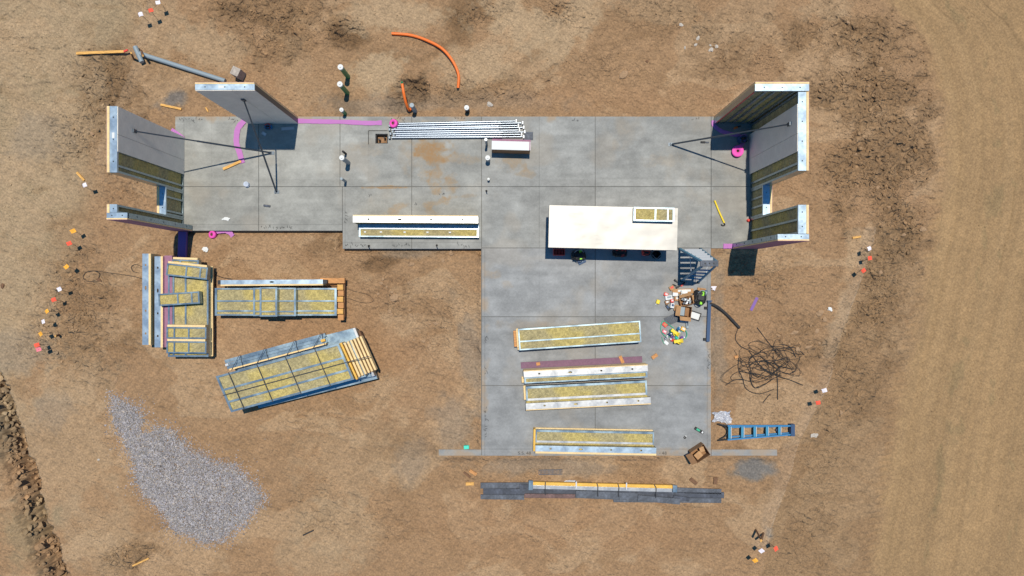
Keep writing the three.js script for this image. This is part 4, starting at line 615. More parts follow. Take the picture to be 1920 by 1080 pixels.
// wood offcuts
{
  const wb = (u, v, l, w, turn, lab, m = M.pineO, dirt = true, h = 0.035) => { const p = dirt ? onDirt(u, v) : [at(u, v)[0], 0.001, at(u, v)[1]]; const o = single('wood_offcut', lab, 'wood', rb(l, h, w, 0, h / 2, 0, 0.004), m, 'wood offcuts'); o.position.set(p[0], p[1] + 0.003, p[2]); o.rotation.y = turn * DEG; };
  wb(1165, 674, 0.18, 0.075, -65, 'orange wood offcut touching the pink-backed panel', M.pineO, false);
  wb(1227, 668, 0.15, 0.08, 35, 'orange wood offcut on the slab between the panels and the tool heap', M.pineO, false);
  wb(1009, 682, 0.09, 0.075, 10, 'small square wood offcut north of the pink-backed panel', M.pineO, false);
  wb(876, 890, 0.2, 0.055, -38, 'darker of two slanted wood offcuts south-west of the slab', M.pineD);
  wb(887, 886, 0.19, 0.07, -32, 'brighter of two slanted wood offcuts south-west of the slab', M.pineO);
  wb(881, 907, 0.19, 0.07, 2, 'level orange wood offcut beside the west tip of the planks', M.pine);
  wb(1300, 902, 0.19, 0.085, -38, 'slanted brown wood offcut north of the plank bundle', M.pineD);
  wb(1341, 901, 0.16, 0.09, 88, 'upright brown wood offcut near the east end of the planks', M.pineD);
  wb(1380, 669, 0.09, 0.06, 20, 'small orange scrap beside the wire tangle', M.pineO);
  wb(322, 201, 0.5, 0.05, -12, 'pointed timber stake lying north of the slab corner', M.pine);
  wb(436, 310, 0.46, 0.06, 24, 'timber stake lying on the slab beside pink tape', M.pine, false);
  wb(152, 331, 0.26, 0.05, -48, 'short timber stake on the dirt west of the corner wall', M.pine);
  wb(1605, 445, 0.2, 0.045, 8, 'yellow timber scrap near the eastern markers', M.pine);
  wb(1582, 447, 0.16, 0.012, 8, 'thin splinter beside the yellow timber scrap', M.pineD);
  wb(265, 1053, 0.42, 0.035, 25, 'weathered stick lying on churned soil below the gravel', M.pine);
  wb(389, 206, 0.12, 0.03, -60, 'tiny wood chip north of the slab', M.pine);
  wb(540, 241, 0.3, 0.07, 4, 'metal strip lying in the shadow of the north wall', M.alu, false, 0.012);
  wb(501, 386, 0.16, 0.045, -8, 'dark steel scrap lying alone on the west slab', M.darkB, false, 0.03);
  wb(578, 999, 0.28, 0.03, 25, 'dark stick on the dirt below the gravel', M.rubber);
  wb(1414, 570, 0.34, 0.07, 64, 'faded purple strip of plastic on the dirt', M.purple, true, 0.008);
}
{ // leaning survey lath
  const a = onDirt(145, 101), b = onDirt(238, 100); const o = thing('survey_lath', 'long yellow timber lath with orange tip lying at the pad edge', 'lath', [a[0], a[1], a[2]]);
  const d = [b[0] - a[0], 0.12, b[2] - a[2]]; part(o, 'lath', bar([0, 0.03, 0], d, 0.06, 0.03), M.pine); part(o, 'painted_tip', bar([d[0] + 0.002, d[1], d[2]], [d[0] + 0.1, d[1] + 0.02, d[2] - 0.03], 0.04, 0.03), M.red); part(o, 'prop', bar([d[0] - 0.02, 0, d[2] - 0.02], [d[0] - 0.02, d[1] - 0.012, d[2] - 0.02], 0.04, 0.04), M.pineD);
}
{ // grey pipe with tee
  const a = onDirt(263, 104), b = onDirt(424, 153); const o = thing('grey_pipe', 'long grey plastic pipe ending in a tee on the dirt', 'pipe', [a[0], a[1] + 0.02, a[2]]);
  part(o, 'pipe', rod([0.06, 0.08, 0.0], [b[0] - a[0], b[1] - a[1] + 0.04, b[2] - a[2]], 0.052, 14), M.greyPipe);
  part(o, 'tee', merge(rod([-0.05, 0.08, -0.16], [0.11, 0.08, 0.2], 0.056, 14), rod([0.0, 0.08, 0], [0.12, 0.08, 0.03], 0.056, 14)), M.greyPipe);
}
{ const [x, y, z] = onDirt(452, 142); const o = thing('concrete_block', 'grey concrete block standing on the dirt north of the slab', 'block', [x, y, z], -25); part(o, 'block_shell', merge(bx(0.19, 0.34, 0.03, 0, 0.17, -0.08), bx(0.19, 0.34, 0.03, 0, 0.17, 0.08), bx(0.03, 0.34, 0.13, -0.08, 0.17, 0), bx(0.03, 0.34, 0.13, 0.08, 0.17, 0)), M.block); part(o, 'block_face', bx(0.128, 0.02, 0.128, 0, 0.325, 0), M.block); }
// plumbing stub-ups
{
  const stub = (u, v, h, r, m, cap, lab, dirt) => { const base = at(u, v, h), y = dirt ? hAt(base[0], base[1]) : 0; const o = thing('pipe_stub', lab, 'pipe', [base[0], y, base[1]], 0, 'upright pipe stubs'); part(o, 'pipe', new THREE.CylinderGeometry(r, r, h - y, 18).translate(0, (h - y) / 2, 0), m); if (cap) { const c = part(o, 'cap', new THREE.CylinderGeometry(r * 1.12, r * 1.12, 0.06, 20).translate(0, h - y - 0.01, 0), cap); part(c, 'plug', new THREE.BoxGeometry(r * 0.7, 0.02, r * 0.7).translate(0, h - y + 0.031, 0), cap); } };
  stub(638.5, 126, 0.62, 0.055, M.greenPipe, M.white, 'green pipe stub with white cap, northernmost of three in the dirt', 1);
  stub(637.5, 158, 0.6, 0.055, M.greenPipe, M.white, 'green pipe stub with white cap, middle of three in the dirt', 1);
  stub(640.5, 206, 0.32, 0.042, M.greenPipe, M.white, 'short green pipe stub with white cap beside the slab edge', 1);
  stub(875, 202, 0.26, 0.05, M.rubber, M.white, 'black pipe stub with white cap just north of the slab', 1);
  stub(641, 296, 0.62, 0.05, M.greyPipe, M.white, 'grey pipe stub with white cap on the west slab joint', 0);
  stub(643, 284, 0.28, 0.026, M.rubber, null, 'thin black pipe stub beside the capped grey stub', 0);
  stub(640, 335, 0.42, 0.03, M.greyPipe, null, 'thin grey pipe stub close to the slab joint crossing', 0);
  stub(911, 262, 0.55, 0.028, M.greyPipe, M.alu, 'thin pipe stub beside the white foam beam', 0);
  stub(914.5, 296, 0.32, 0.05, M.greyPipe, M.white, 'grey pipe stub with white cap in the central slab bay', 0);
  stub(916, 336, 0.14, 0.026, M.black, M.white, 'tiny black pipe stub in the central slab bay', 0);
  stub(772, 197, 0.5, 0.05, M.greyPipe, null, 'open grey conduit stub rising beside the orange conduit', 1);
  stub(461, 345, 0.1, 0.06, M.film, null, 'clear plastic cup on the west slab', 0);
}
// anchor bolts
for (const [u, v, lab] of [[912, 358, 'dark anchor bolt in the central slab bay'], [692, 461, 'dark anchor bolt near the stepped slab edge, western'], [819, 460, 'dark anchor bolt near the stepped slab edge, eastern']]) { const [x, z] = at(u, v); const o = thing('anchor_bolt', lab, 'bolt', [x, 0, z], 0, 'anchor bolts in the slab'); part(o, 'shank', tube([[0, 0, 0], [0, 0.1, 0], [0.01, 0.13, 0.02], [0.02, 0.13, 0.05]], 0.012, 12, 6), M.rubber); part(o, 'washer', new THREE.CylinderGeometry(0.025, 0.025, 0.008, 10).translate(0, 0.005, 0), M.rubber); }
// orange conduits
{
  const c = [[735, 64], [770, 67], [800, 77], [830, 94], [850, 118], [860, 142], [859, 165]].map(([u, v], i) => { const p = onDirt(u, v); return [p[0], p[1] + 0.045 + [0.0, 0.0, 0.02, 0.05, 0.05, 0.03, 0.0][i], p[2]]; });
  const o = thing('orange_conduit', 'long orange conduit curving over the dirt north of the slab', 'conduit'); part(o, 'tube', tube(c, 0.033, 64, 10), M.orange); part(o, 'open_end', rod([c[6][0], c[6][1], c[6][2]], [c[6][0] - 0.01, c[6][1] - 0.02, c[6][2] + 0.05], 0.026), M.black);
  const d = [[754, 157, .45], [757, 175, .42], [761, 192, .3], [766, 205, .1], [769, 207, -.02]].map(([u, v, h]) => { const [x, z] = at(u, v, h); return [x, h, z]; });
  const q = thing('orange_conduit', 'short orange conduit bending up out of the pit', 'conduit'); part(q, 'tube', tube(d, 0.032, 40, 10), M.orange); part(q, 'open_end', rod(d[0], [d[0][0] - 0.005, d[0][1] + 0.03, d[0][2] - 0.04], 0.024), M.greenPipe); part(q, 'branch', tube([[d[3][0], 0.05, d[3][2]], [d[3][0] + 0.05, 0.06, d[3][2] - 0.02], [d[3][0] + 0.07, 0.1, d[3][2] - 0.06]], 0.03, 12, 10), M.orange);
}
// recessed floor boxes
{
  const [x, z] = at(715.5, 260); const o = thing('floor_box', 'dark recessed utility box in the slab opening', 'utility box', [x, -0.2, z]); part(o, 'box_wall', merge(bx(0.27, 0.16, 0.015, 0, 0.08, -0.1), bx(0.27, 0.16, 0.015, 0, 0.08, 0.1), bx(0.015, 0.16, 0.184, -0.127, 0.08, 0), bx(0.015, 0.16, 0.184, 0.127, 0.08, 0)), M.rubber); part(o, 'soil_fill', rb(0.235, 0.05, 0.17, 0, 0.03, 0, 0.02), M.dirtPart); part(o, 'conduit', rod([-0.06, 0.05, 0.02], [-0.06, 0.2, 0.02], 0.02), M.black); part(o, 'conduit', rod([0.06, 0.05, -0.03], [0.06, 0.19, -0.03], 0.02), M.black);
  const fr = thing('form_angle', 'thin dark form angle around the slab opening', 'angle', [at(691, 245)[0], 0.001, at(691, 245)[1]]); part(fr, 'side', bx(0.012, 0.01, 0.32, 0, 0.005, 0.16), M.rubber); part(fr, 'side', bx(0.44, 0.01, 0.012, 0.226, 0.005, 0), M.rubber);
  const [a, b] = at(991.5, 255); const c = thing('cover_plate', 'grey steel cover plate at the east end of the pole stack', 'cover', [a, 0.001, b]); part(c, 'plate', rb(0.2, 0.012, 0.19, 0, 0.006, 0, 0.003), M.dark); for (let k = 0; k < 4; k++) part(c, 'rib', bx(0.17, 0.006, 0.012, 0, 0.015, -0.06 + k * 0.04), M.dark);
}
// galvanised braces laid side by side
{
  const rows = [[742, 232, 968, 227], [728, 236, 980, 230.5], [738, 240, 972, 235.5], [728, 243, 982, 239], [734, 247, 974, 244], [730, 251, 984, 247.5], [736, 254.5, 978, 252], [728, 258, 982, 256.5]];
  const nm = ['northernmost', 'second', 'third', 'fourth', 'fifth', 'sixth', 'seventh', 'southernmost'];
  rows.forEach(([a, b, c, d], i) => { const y = 0.05 + (i % 3 === 1 ? 0.012 : 0), [x0, z0] = at(a, b, y), [x1, z1] = at(c, d, y); const o = thing('steel_pole', nm[i] + ' of the galvanised poles laid side by side on the slab', 'pole', [x0, 0, z0], 0, 'galvanised poles in a row'); const e = [x1 - x0, z1 - z0];
    part(o, 'outer_tube', rod([0.08, y, e[1] * 0.03], [e[0] * 0.84, y, e[1] * 0.84], 0.0235, 14), M.pole); part(o, 'inner_tube', rod([e[0] * 0.84, y, e[1] * 0.84], [e[0] - 0.03, y, e[1]], 0.014, 10), M.pole);
    part(o, 'end_shoe', rb(0.05, 0.07, 0.06, 0.03, y - 0.01, 0, 0.006), M.brace); part(o, 'end_shoe', rb(0.03, 0.08, 0.075, e[0], y - 0.008, e[1], 0.006), M.alu); });
}
{ // foam beam
  const [x, z] = at(958.5, 274, 0.4), o = thing('foam_block', 'white-topped foam block with pink back beside the pole stack', 'foam block', [x, 0, z], -1.6); const L = len(73, 0.42);
  part(o, 'top_sheet', rb(L, 0.02, 0.2, 0, 0.45, 0, 0.004), M.white); part(o, 'side_flange', span(-L / 2 + 0.01, L / 2 - 0.01, 0.002, 0.439, 0.06, 0.095), M.cardD); part(o, 'back_board', span(-L / 2 + 0.005, L / 2 - 0.005, 0.002, 0.42, -0.15, -0.101), M.pink); part(o, 'end_lip', bx(0.02, 0.03, 0.19, L / 2 - 0.02, 0.476, 0), M.pink);  // side flange in dark brown: shade of the front put into its colour
  part(o, 'core', span(-L / 2 + 0.02, L / 2 - 0.02, 0.002, 0.439, -0.1, 0.058), M.foam);
}
// pink sill-seal tape
{
  const ribbon = (pts, w, name, lab, m = M.pinkFilm, yoff = 0.008) => { const c = new THREE.CatmullRomCurve3(pts.map(([u, v, h = 0]) => { const [x, z] = at(u, v, h); return V(x, h + yoff, z); })), n = 40, pos = [], idx = []; for (let i = 0; i <= n; i++) { const p = c.getPoint(i / n), t = c.getTangent(i / n), s = V(-t.z, 0, t.x).normalize().multiplyScalar(w / 2 * (1 - 0.12 * vn(i * 0.7, w * 50))); const wave = 0.01 * vn(i * 0.5, 3) + 0.006; for (const dy of [0.0, 0.003]) { pos.push(p.x - s.x, p.y + dy + wave, p.z - s.z, p.x + s.x, p.y + dy + 0.006 - wave * 0.4, p.z + s.z); } } for (let i = 0; i < n; i++) { const a = i * 4, b = a + 4; idx.push(a + 2, b + 2, a + 3, a + 3, b + 2, b + 3, a, a + 1, b, b, a + 1, b + 1, a, b, a + 2, a + 2, b, b + 2, a + 1, a + 3, b + 1, b + 1, a + 3, b + 3); } const g = new THREE.BufferGeometry(); g.setAttribute('position', new THREE.Float32BufferAttribute(pos, 3)); g.setIndex(idx); g.computeVertexNormals(); return single(name, lab, 'foam tape', g, m, 'strips of pink foam tape'); };
  const roll = (u, v, h, r, tilt, lab, dirt) => { const y = dirt ? onDirt(u, v)[1] : 0.0, [x, z] = at(u, v, h); const pts = []; const o = thing('tape_roll', lab, 'roll', [x, y, z], 0, 'pink tape rolls'); const w = 0.09; const g = new THREE.LatheGeometry([[0.032, -w / 2], [r, -w / 2], [r + 0.004, 0], [r, w / 2], [0.032, w / 2], [0.032, -w / 2]].map(([a, b]) => new THREE.Vector2(a, b)), 26); const core = new THREE.LatheGeometry([[0.02, -w / 2 - 0.002], [0.031, -w / 2 - 0.002], [0.031, w / 2 + 0.002], [0.02, w / 2 + 0.002], [0.02, -w / 2 - 0.002]].map(([a, b]) => new THREE.Vector2(a, b)), 16); const place = (q) => { q.rotateZ(tilt * DEG); q.translate(0, (tilt ? Math.abs(Math.sin(tilt * DEG)) * r * 0.9 : 0) + w / 2 + 0.003, 0); return q; }; part(o, 'foam_coil', place(g), M.rollPink); part(o, 'card_core', place(core), M.cardD); };
  ribbon([[557, 227], [600, 228], [650, 229], [690, 231], [716, 230.5]], 0.1, 'foam_tape', 'long pink foam tape unrolled along the north slab edge');
  roll(738, 231, 0.12, 0.095, 25, 'pink foam roll at the west end of the pole stack');
  ribbon([[458, 227], [447, 240], [444, 255], [444, 270], [449, 285], [455, 306]], 0.13, 'foam_tape', 'pink foam tape curling south from the short north wall');
  roll(1384, 283, 0.1, 0.13, 8, 'pink foam roll inside the east corner wall');
  ribbon([[1338, 226], [1338, 234], [1350, 245], [1368, 251], [1388, 256], [1394, 264], [1388, 276]], 0.09, 'foam_tape', 'pink foam tape winding through the shade of the east corner');
  roll(399, 440, -0.05, 0.085, 20, 'pink foam roll on the dirt below the west slab edge', 1);
  ribbon([[404, 435, -0.1], [420, 433, -0.1], [431, 436, -0.1], [437, 443, -0.1]], 0.1, 'foam_tape', 'short pink tape tail beside the roll on the dirt', M.pinkFilm, 0.01);
  ribbon([[1356, 461.5], [1366, 461.5], [1377, 461.5]], 0.11, 'foam_tape', 'short pink foam tape at the south edge beside the east wall');
  ribbon([[322, 243], [334, 251], [345, 260]], 0.08, 'foam_tape', 'pink tape tail showing beside the foot of the west wall');
  const [px, pz] = at(341.5, 458, 0), py = hAt(px, pz); const o = thing('foam_offcut', 'long shade-coloured pink foam offcut lying south of the west corner wall', 'foam', [px, py, pz], -2); part(o, 'foam_body', rb(0.19, 0.09, 0.6, 0, 0.047, 0, 0.008), M.purple); part(o, 'foam_end_strip', rb(0.18, 0.085, 0.03, 0, 0.046, 0.317, 0.006), M.pink);  // body in purple: wall shadow put into the pink foam colour
}
// survey marker flags on wires
{
  const F = (u, v, fu, fv, m, lab) => { // foot in the soil, flag seen at (fu, fv)
    const h = 0.42, p = onDirt(u, v), [fx, fz] = at(fu, fv, p[1] + h); const o = thing('marker_flag', lab, 'flag', [p[0], p[1], p[2]], 0, 'survey marker flags'); const d = [fx - p[0], h, fz - p[2]];
    part(o, 'wire', rod([0, -0.05, 0], d, 0.004, 6), M.rubber);
    const g = new THREE.BoxGeometry(0.1, 0.004, 0.09, 5, 1, 4), q = g.attributes.position; for (let i = 0; i < q.count; i++) q.setY(i, q.getY(i) + 0.022 * Math.sin(q.getX(i) * 30 + u) + 0.012 * vn(q.getZ(i) * 20 + u, 4)); g.rotateY((30 + 25 * vn(u * 0.7, v * 0.3)) * DEG); g.computeVertexNormals(); g.translate(d[0], d[1], d[2]); part(o, 'flag_sheet', g, m); };
  F(142, 435, 136.5, 433, M.flagO, 'orange marker flag nearest the west corner wall');
  F(136, 458, 129, 456, M.flagR, 'red marker flag just south of the nearest orange one');
  F(130, 502, 124, 500, M.flagO, 'small orange marker flag standing alone west of the cable loop');
  F(118, 546, 111, 542, M.flagW, 'white marker flag, northern of the two on the west line');
  F(115, 565, 101, 562, M.flagR, 'red marker flag in the middle of the west line');
  F(114, 585, 88, 584, M.flagO, 'orange marker flag leaning on a long wire, west line');
  F(107, 605, 81, 603, M.flagW, 'white marker flag leaning on a long wire, west line');
  F(100, 625, 76, 626, M.flagO, 'orange marker flag beside a grey stake, west line');
  F(103, 645, 69, 647, M.flagR, 'bright red marker flag at the south end of the west line');
  F(92, 656, 72, 655, M.flagP, 'small pink marker flag below the southern red one');
  F(278, 40, 264, 27, M.flagW, 'white marker flag at the north-west pad corner');
  F(291, 32, 283, 20, M.flagR, 'red marker flag at the north-west pad corner');
  F(306, 10, 296, 4, M.flagW, 'white marker flag at the very top of the photo');
  F(1624, 468, 1630, 466, M.flagW, 'white marker flag on the east pad line');
  F(1619, 490, 1631, 484, M.flagR, 'red marker flag below the white one on the east line');
  F(1610, 510, 1619, 507, M.flagR, 'red marker flag, southern of two on the east line');
  F(1540, 733, 1546, 732, M.flagW, 'white marker flag south-east of the wire tangle');
  F(1528, 756, 1534, 755, M.flagR, 'red marker flag south-east of the wire tangle');
  F(1436, 1012, 1455, 1029, M.flagR, 'red marker flag near the two stakes at the bottom');
  F(1420, 1028, 1428, 1033, M.flagW, 'white marker flag near the two stakes at the bottom');
  F(1408, 1047, 1416, 1051, M.flagO, 'orange marker flag near the bottom of the photo');
  F(152, 348, 159, 347, M.flagW, 'white marker flag beside the short stake west of the wall');
  // two survey stakes
  const st = (u, v, tu, tv, h, lab) => { const p = onDirt(u, v), [tx, tz] = at(tu, tv, p[1] + h); const o = thing('survey_stake', lab, 'stake', [p[0], p[1], p[2]], 0, 'survey stakes'); part(o, 'stake', bar([0, -0.05, 0], [tx - p[0], h, tz - p[2]], 0.045, 0.03), M.pineD); part(o, 'painted_top', bar([(tx - p[0]) * 1.001, h + 0.001, (tz - p[2]) * 1.001], [(tx - p[0]) * 1.06, h * 1.06, (tz - p[2]) * 1.06], 0.045, 0.03), M.pine); };
  st(1417, 992, 1427, 1012, 0.5, 'leaning timber stake at the bottom of the east pad line'); st(1433, 998, 1427, 1014, 0.3, 'short timber stake beside the leaning one'); st(262, 92, 268, 104, 0.3, 'dark stub stake beside the grey pipe tee'); st(250, 112, 246, 100, 0.35, 'dark stake at the orange tip of the lath');
  st(110, 628, 104, 630, 0.2, 'grey stake among the west marker flags');
}
// cables
{
  const cable = (pts, r, lab, m = M.rubber, extra = 0.01) => single('loose_cable', lab, 'cable', tube(pts.map(([u, v, h = 0]) => { const p = onDirt(u, v); return [p[0], p[1] + r + extra + h, p[2]]; }), r, pts.length * 8, 6), m, 'loose cables');
  cable([[270, 523], [250, 518], [225, 514], [200, 511], [175, 508], [160, 512], [157, 521], [170, 528], [184, 523], [187, 513], [178, 508]], 0.006, 'black cable looping west from the stack');
  cable([[268, 500], [255, 496], [248, 500], [250, 508], [262, 512]], 0.006, 'short black cable loop at the western stack');
  cable([[648, 541], [665, 546], [682, 550], [695, 556], [700, 564], [690, 568], [672, 566], [655, 560], [648, 561]], 0.004, 'thin wire loop east of the pallet');
  cable([[404, 515], [420, 521], [436, 523]], 0.008, 'short dark wire between the two western stacks');
  const hose = [[1331, 569], [1345, 575], [1360, 586], [1374, 600], [1387, 614]].map(([u, v], i) => { const [x, z] = at(u, v, 0.02); return [x, (i ? hAt(x, z) + 0.05 : 0.05) + (i === 1 ? 0.03 : 0), z]; }); const o = thing('black_hose', 'thick black corrugated hose curving off the slab edge', 'hose'); part(o, 'hose_body', tube(hose, 0.032, 40, 10), M.rubber); for (const k of [0, 4]) part(o, 'hose_end', new THREE.SphereGeometry(0.034, 10, 8).translate(...hose[k]), M.black);
  cable([[1384, 614], [1380, 625], [1379, 637], [1390, 650], [1403, 656], [1420, 665]], 0.008, 'thin cable running from the hose into the wire tangle');
  const tg = onDirt(1445, 688), t = thing('cable_tangle', 'tangled heap of black wire and cable on the dirt', 'cable', tg); const r = rng(44);
  for (let k = 0; k < 17; k++) { const pts = [], cu = 1440 + (r() - 0.5) * 56, cv = 680 + (r() - 0.5) * 34, ru = 14 + 42 * r(), rv = 7 + 24 * r(), ph = r() * 6.28, turns = 0.5 + 1.1 * r(), n = 12, tl = (r() - 0.5) * 1.2; for (let i = 0; i <= n; i++) { const a = ph + turns * 6.28 * i / n, e = 1 + 0.25 * Math.sin(a * 3 + k); const uu = Math.cos(a) * ru * e, vv = Math.sin(a) * rv * e; const [x, z] = at(cu + uu * Math.cos(tl) - vv * Math.sin(tl), cv + uu * Math.sin(tl) + vv * Math.cos(tl), -0.05); pts.push([x - tg[0], hAt(x, z) - tg[1] + 0.012 + 0.006 * k * r(), z - tg[2]]); } part(t, 'cable_strand', tube(pts, 0.003 + 0.0045 * r(), 44, 5), M.rubber); }
  for (const pts of [[[1419, 614], [1437, 638], [1455, 660]], [[1508, 665], [1490, 652], [1470, 652], [1440, 658]], [[1505, 722], [1480, 712], [1455, 704], [1425, 690]], [[1457, 749], [1457, 720], [1456, 690]], [[1430, 754], [1440, 742], [1444, 738]], [[1360, 722], [1378, 712], [1395, 712]], [[1385, 671], [1384, 690], [1392, 710], [1398, 728], [1420, 738], [1450, 730]], [[1492, 670], [1480, 650], [1460, 645]], [[1404, 658], [1430, 690], [1465, 705]]]) part(t, 'cable_strand', tube(pts.map(([u, v]) => { const p = onDirt(u, v); return [p[0] - tg[0], p[1] - tg[1] + 0.02, p[2] - tg[2]]; }), 0.009, 30, 5), M.rubber);
}
// step ladders
{
  const [x, z] = at(1289, 499), o = thing('step_ladder', 'teal step ladder standing open at the slab edge', 'ladder', [x, 0, z]); const H = 1.74, P = (u, v) => { const [a, b] = at(u, v); return [a - x, 0.03, b - z]; };
  const cap = [[-0.15, H, 0.0], [0.17, H, 0.0]], fl = P(1274, 467), fr = P(1313, 467), bl = P(1278, 526), br = P(1309, 529), tf = [[-0.15, H - 0.03, -0.05], [0.17, H - 0.03, -0.05]], tb = [[-0.13, H - 0.06, 0.06], [0.15, H - 0.06, 0.06]];
  part(o, 'front_rail', bar(fl, tf[0], 0.05, 0.04), M.tealRail); part(o, 'front_rail', bar(fr, tf[1], 0.05, 0.04), M.tealRail); part(o, 'rear_rail', bar(bl, tb[0], 0.045, 0.035), M.tealRail); part(o, 'rear_rail', bar(br, tb[1], 0.045, 0.035), M.tealRail);
  const tc = part(o, 'top_cap', rb(0.38, 0.04, 0.13, 0.01, H, 0, 0.01), M.dark); for (let k = 0; k < 3; k++) part(tc, 'tool_slot', new THREE.CylinderGeometry(0.016, 0.016, 0.006, 10).translate(-0.08 + k * 0.09, H + 0.0235, 0), M.black);
  for (let k = 1; k <= 5; k++) { const t = k / 5.8, L = fl.map((q, i) => lerp(q, tf[0][i], t)), Rr = fr.map((q, i) => lerp(q, tf[1][i], t)); part(o, 'step', rb(Rr[0] - L[0] - 0.05, 0.03, 0.085, (L[0] + Rr[0]) / 2, L[1], (L[2] + Rr[2]) / 2, 0.004), M.tread); }
  for (let k = 1; k <= 4; k++) { const t = k / 5.2, L = bl.map((q, i) => lerp(q, tb[0][i], t)), Rr = br.map((q, i) => lerp(q, tb[1][i], t)); part(o, 'rear_bar', bar(L, Rr, 0.03, 0.03), M.tealRail); }
  for (const [a, b, c, d] of [[fl, tf[0], bl, tb[0]], [fr, tf[1], br, tb[1]]]) part(o, 'spreader', rod(a.map((q, i) => lerp(q, b[i], 0.5)), c.map((q, i) => lerp(q, d[i], 0.5)), 0.009, 6), M.alu);
  for (const f of [fl, fr, bl, br]) part(o, 'foot', rb(0.06, 0.04, 0.06, f[0], 0.02, f[2], 0.008), M.black);
  const a = onDirt(1350, 809), q = thing('step_ladder', 'blue step ladder lying flat on the dirt', 'ladder', [a[0], a[1] + 0.05, a[2]], 0); const Pt = (u, v, h) => { const [c, d] = at(u, v, 0); return [c - a[0], h, d - a[2]]; };
  part(q, 'front_rail', bar(Pt(1362, 797, 0.1), Pt(1484, 797, 0.1), 0.034, 0.06), M.blueRail); part(q, 'front_rail', bar(Pt(1362, 823, 0.1), Pt(1484, 813, 0.1), 0.034, 0.06), M.blueRail);
  part(q, 'rear_rail', bar(Pt(1366, 801, 0.02), Pt(1480, 799, 0.02), 0.035, 0.04), M.blueRail); part(q, 'rear_rail', bar(Pt(1366, 819, 0.02), Pt(1480, 812, 0.02), 0.035, 0.04), M.blueRail);
  [[1366, 25], [1390, 23.5], [1413, 22], [1436, 20.5], [1459, 19]].forEach(([u, w]) => { const v = 809.5 - (u - 1366) * 0.04; part(q, 'step', bar(Pt(u, v - w / 2 + 1, 0.1), Pt(u, v + w / 2 - 1, 0.1), 0.055, 0.012), M.tealRail); part(q, 'step_lip', bar(Pt(u + 3, v - w / 2 + 1, 0.085), Pt(u + 3, v + w / 2 - 1, 0.085), 0.012, 0.05), M.alu); });
  part(q, 'top_cap', bar(Pt(1483, 794, 0.09), Pt(1483, 816, 0.09), 0.09, 0.12), M.navy); part(q, 'foot', tube([Pt(1362, 797, 0.1), Pt(1352, 796, 0.08), Pt(1346, 794, 0.06)], 0.02, 10, 6), M.black); part(q, 'foot', tube([Pt(1362, 822, 0.1), Pt(1354, 824, 0.08), Pt(1347, 825, 0.06)], 0.02, 10, 6), M.black); part(q, 'rear_brace', tube([Pt(1352, 796, 0.05), Pt(1362, 803, 0.05), Pt(1364, 809, 0.05), Pt(1361, 816, 0.05), Pt(1350, 823, 0.05)], 0.012, 20, 6), M.black); part(q, 'rear_brace', tube([Pt(1462, 800, 0.05), Pt(1455, 806, 0.05), Pt(1462, 811, 0.05)], 0.012, 16, 6), M.navy);
}
// plastic film, scraps
{
  const film = (u, v, wu, wv, lab, n, amp, m = M.film, dirt = true, seed = 1) => { const w = wu / PX, d = wv / PX, g = new THREE.PlaneGeometry(w, d, n, n); g.rotateX(-Math.PI / 2); const q = g.attributes.position, [x, z] = at(u, v, 0); for (let i = 0; i < q.count; i++) { const a = q.getX(i), b = q.getZ(i), e = 1 + 0.25 * vn(a * 9 + seed * 5, b * 9); const nx = a * e + 0.03 * vn(a * 30, b * 30 + seed), nz = b * (1 + 0.3 * vn(a * 7 + 9, b * 8 + seed)) + 0.02 * vn(a * 26 + 7, b * 26); const base = Math.max(dirt ? hAt(x + nx, z + nz) : 0, (u < 1380 && u > 1300 && x + nx < 4.675) ? 0 : -9); q.setXYZ(i, nx, base + 0.015 + amp * (1 - Math.abs(vn(a * 22 + seed, b * 22))) + amp * 0.6 * Math.abs(vn(a * 50, b * 50)), nz); } g.computeVertexNormals(); const o = single('plastic_film', lab, 'plastic', g, m, 'scraps of sheet'); o.position.set(x, 0, z); };
  film(1356, 781, 36, 24, 'crumpled clear plastic film at the slab edge above the lying ladder', 34, 0.07);
  film(383, 468, 10, 8, 'white paper scrap south of the west slab', 6, 0.01, M.white, true, 3);
  film(1339, 541, 11, 7, 'pale pink rag at the slab edge by the tool heap', 6, 0.02, M.flagW, true, 4);
  film(1530, 818, 15, 8, 'grey paper scrap east of the lying ladder', 6, 0.006, M.stoneL, true, 5);
  film(1558, 580, 8, 6, 'pale scrap near the eastern pad line', 5, 0.008, M.white, true, 6);
  film(424, 411, 12, 6, 'white torn paper on the west slab', 8, 0.004, M.white, false, 7);
  film(1068, 905, 20, 4, 'thin torn plastic strip beside the plank bundle', 10, 0.015, M.film, true, 8);
  const [tx, ty, tz] = onDirt(875, 837); const t = thing('teal_carton', 'small teal carton on the dirt beside the grade beam', 'carton', [tx, ty, tz], 4); part(t, 'carton_body', rb(0.125, 0.08, 0.085, 0, 0.041, 0, 0.008), M.teal); part(t, 'carton_lid', rb(0.11, 0.012, 0.07, 0, 0.086, 0, 0.004), M.teal);
}
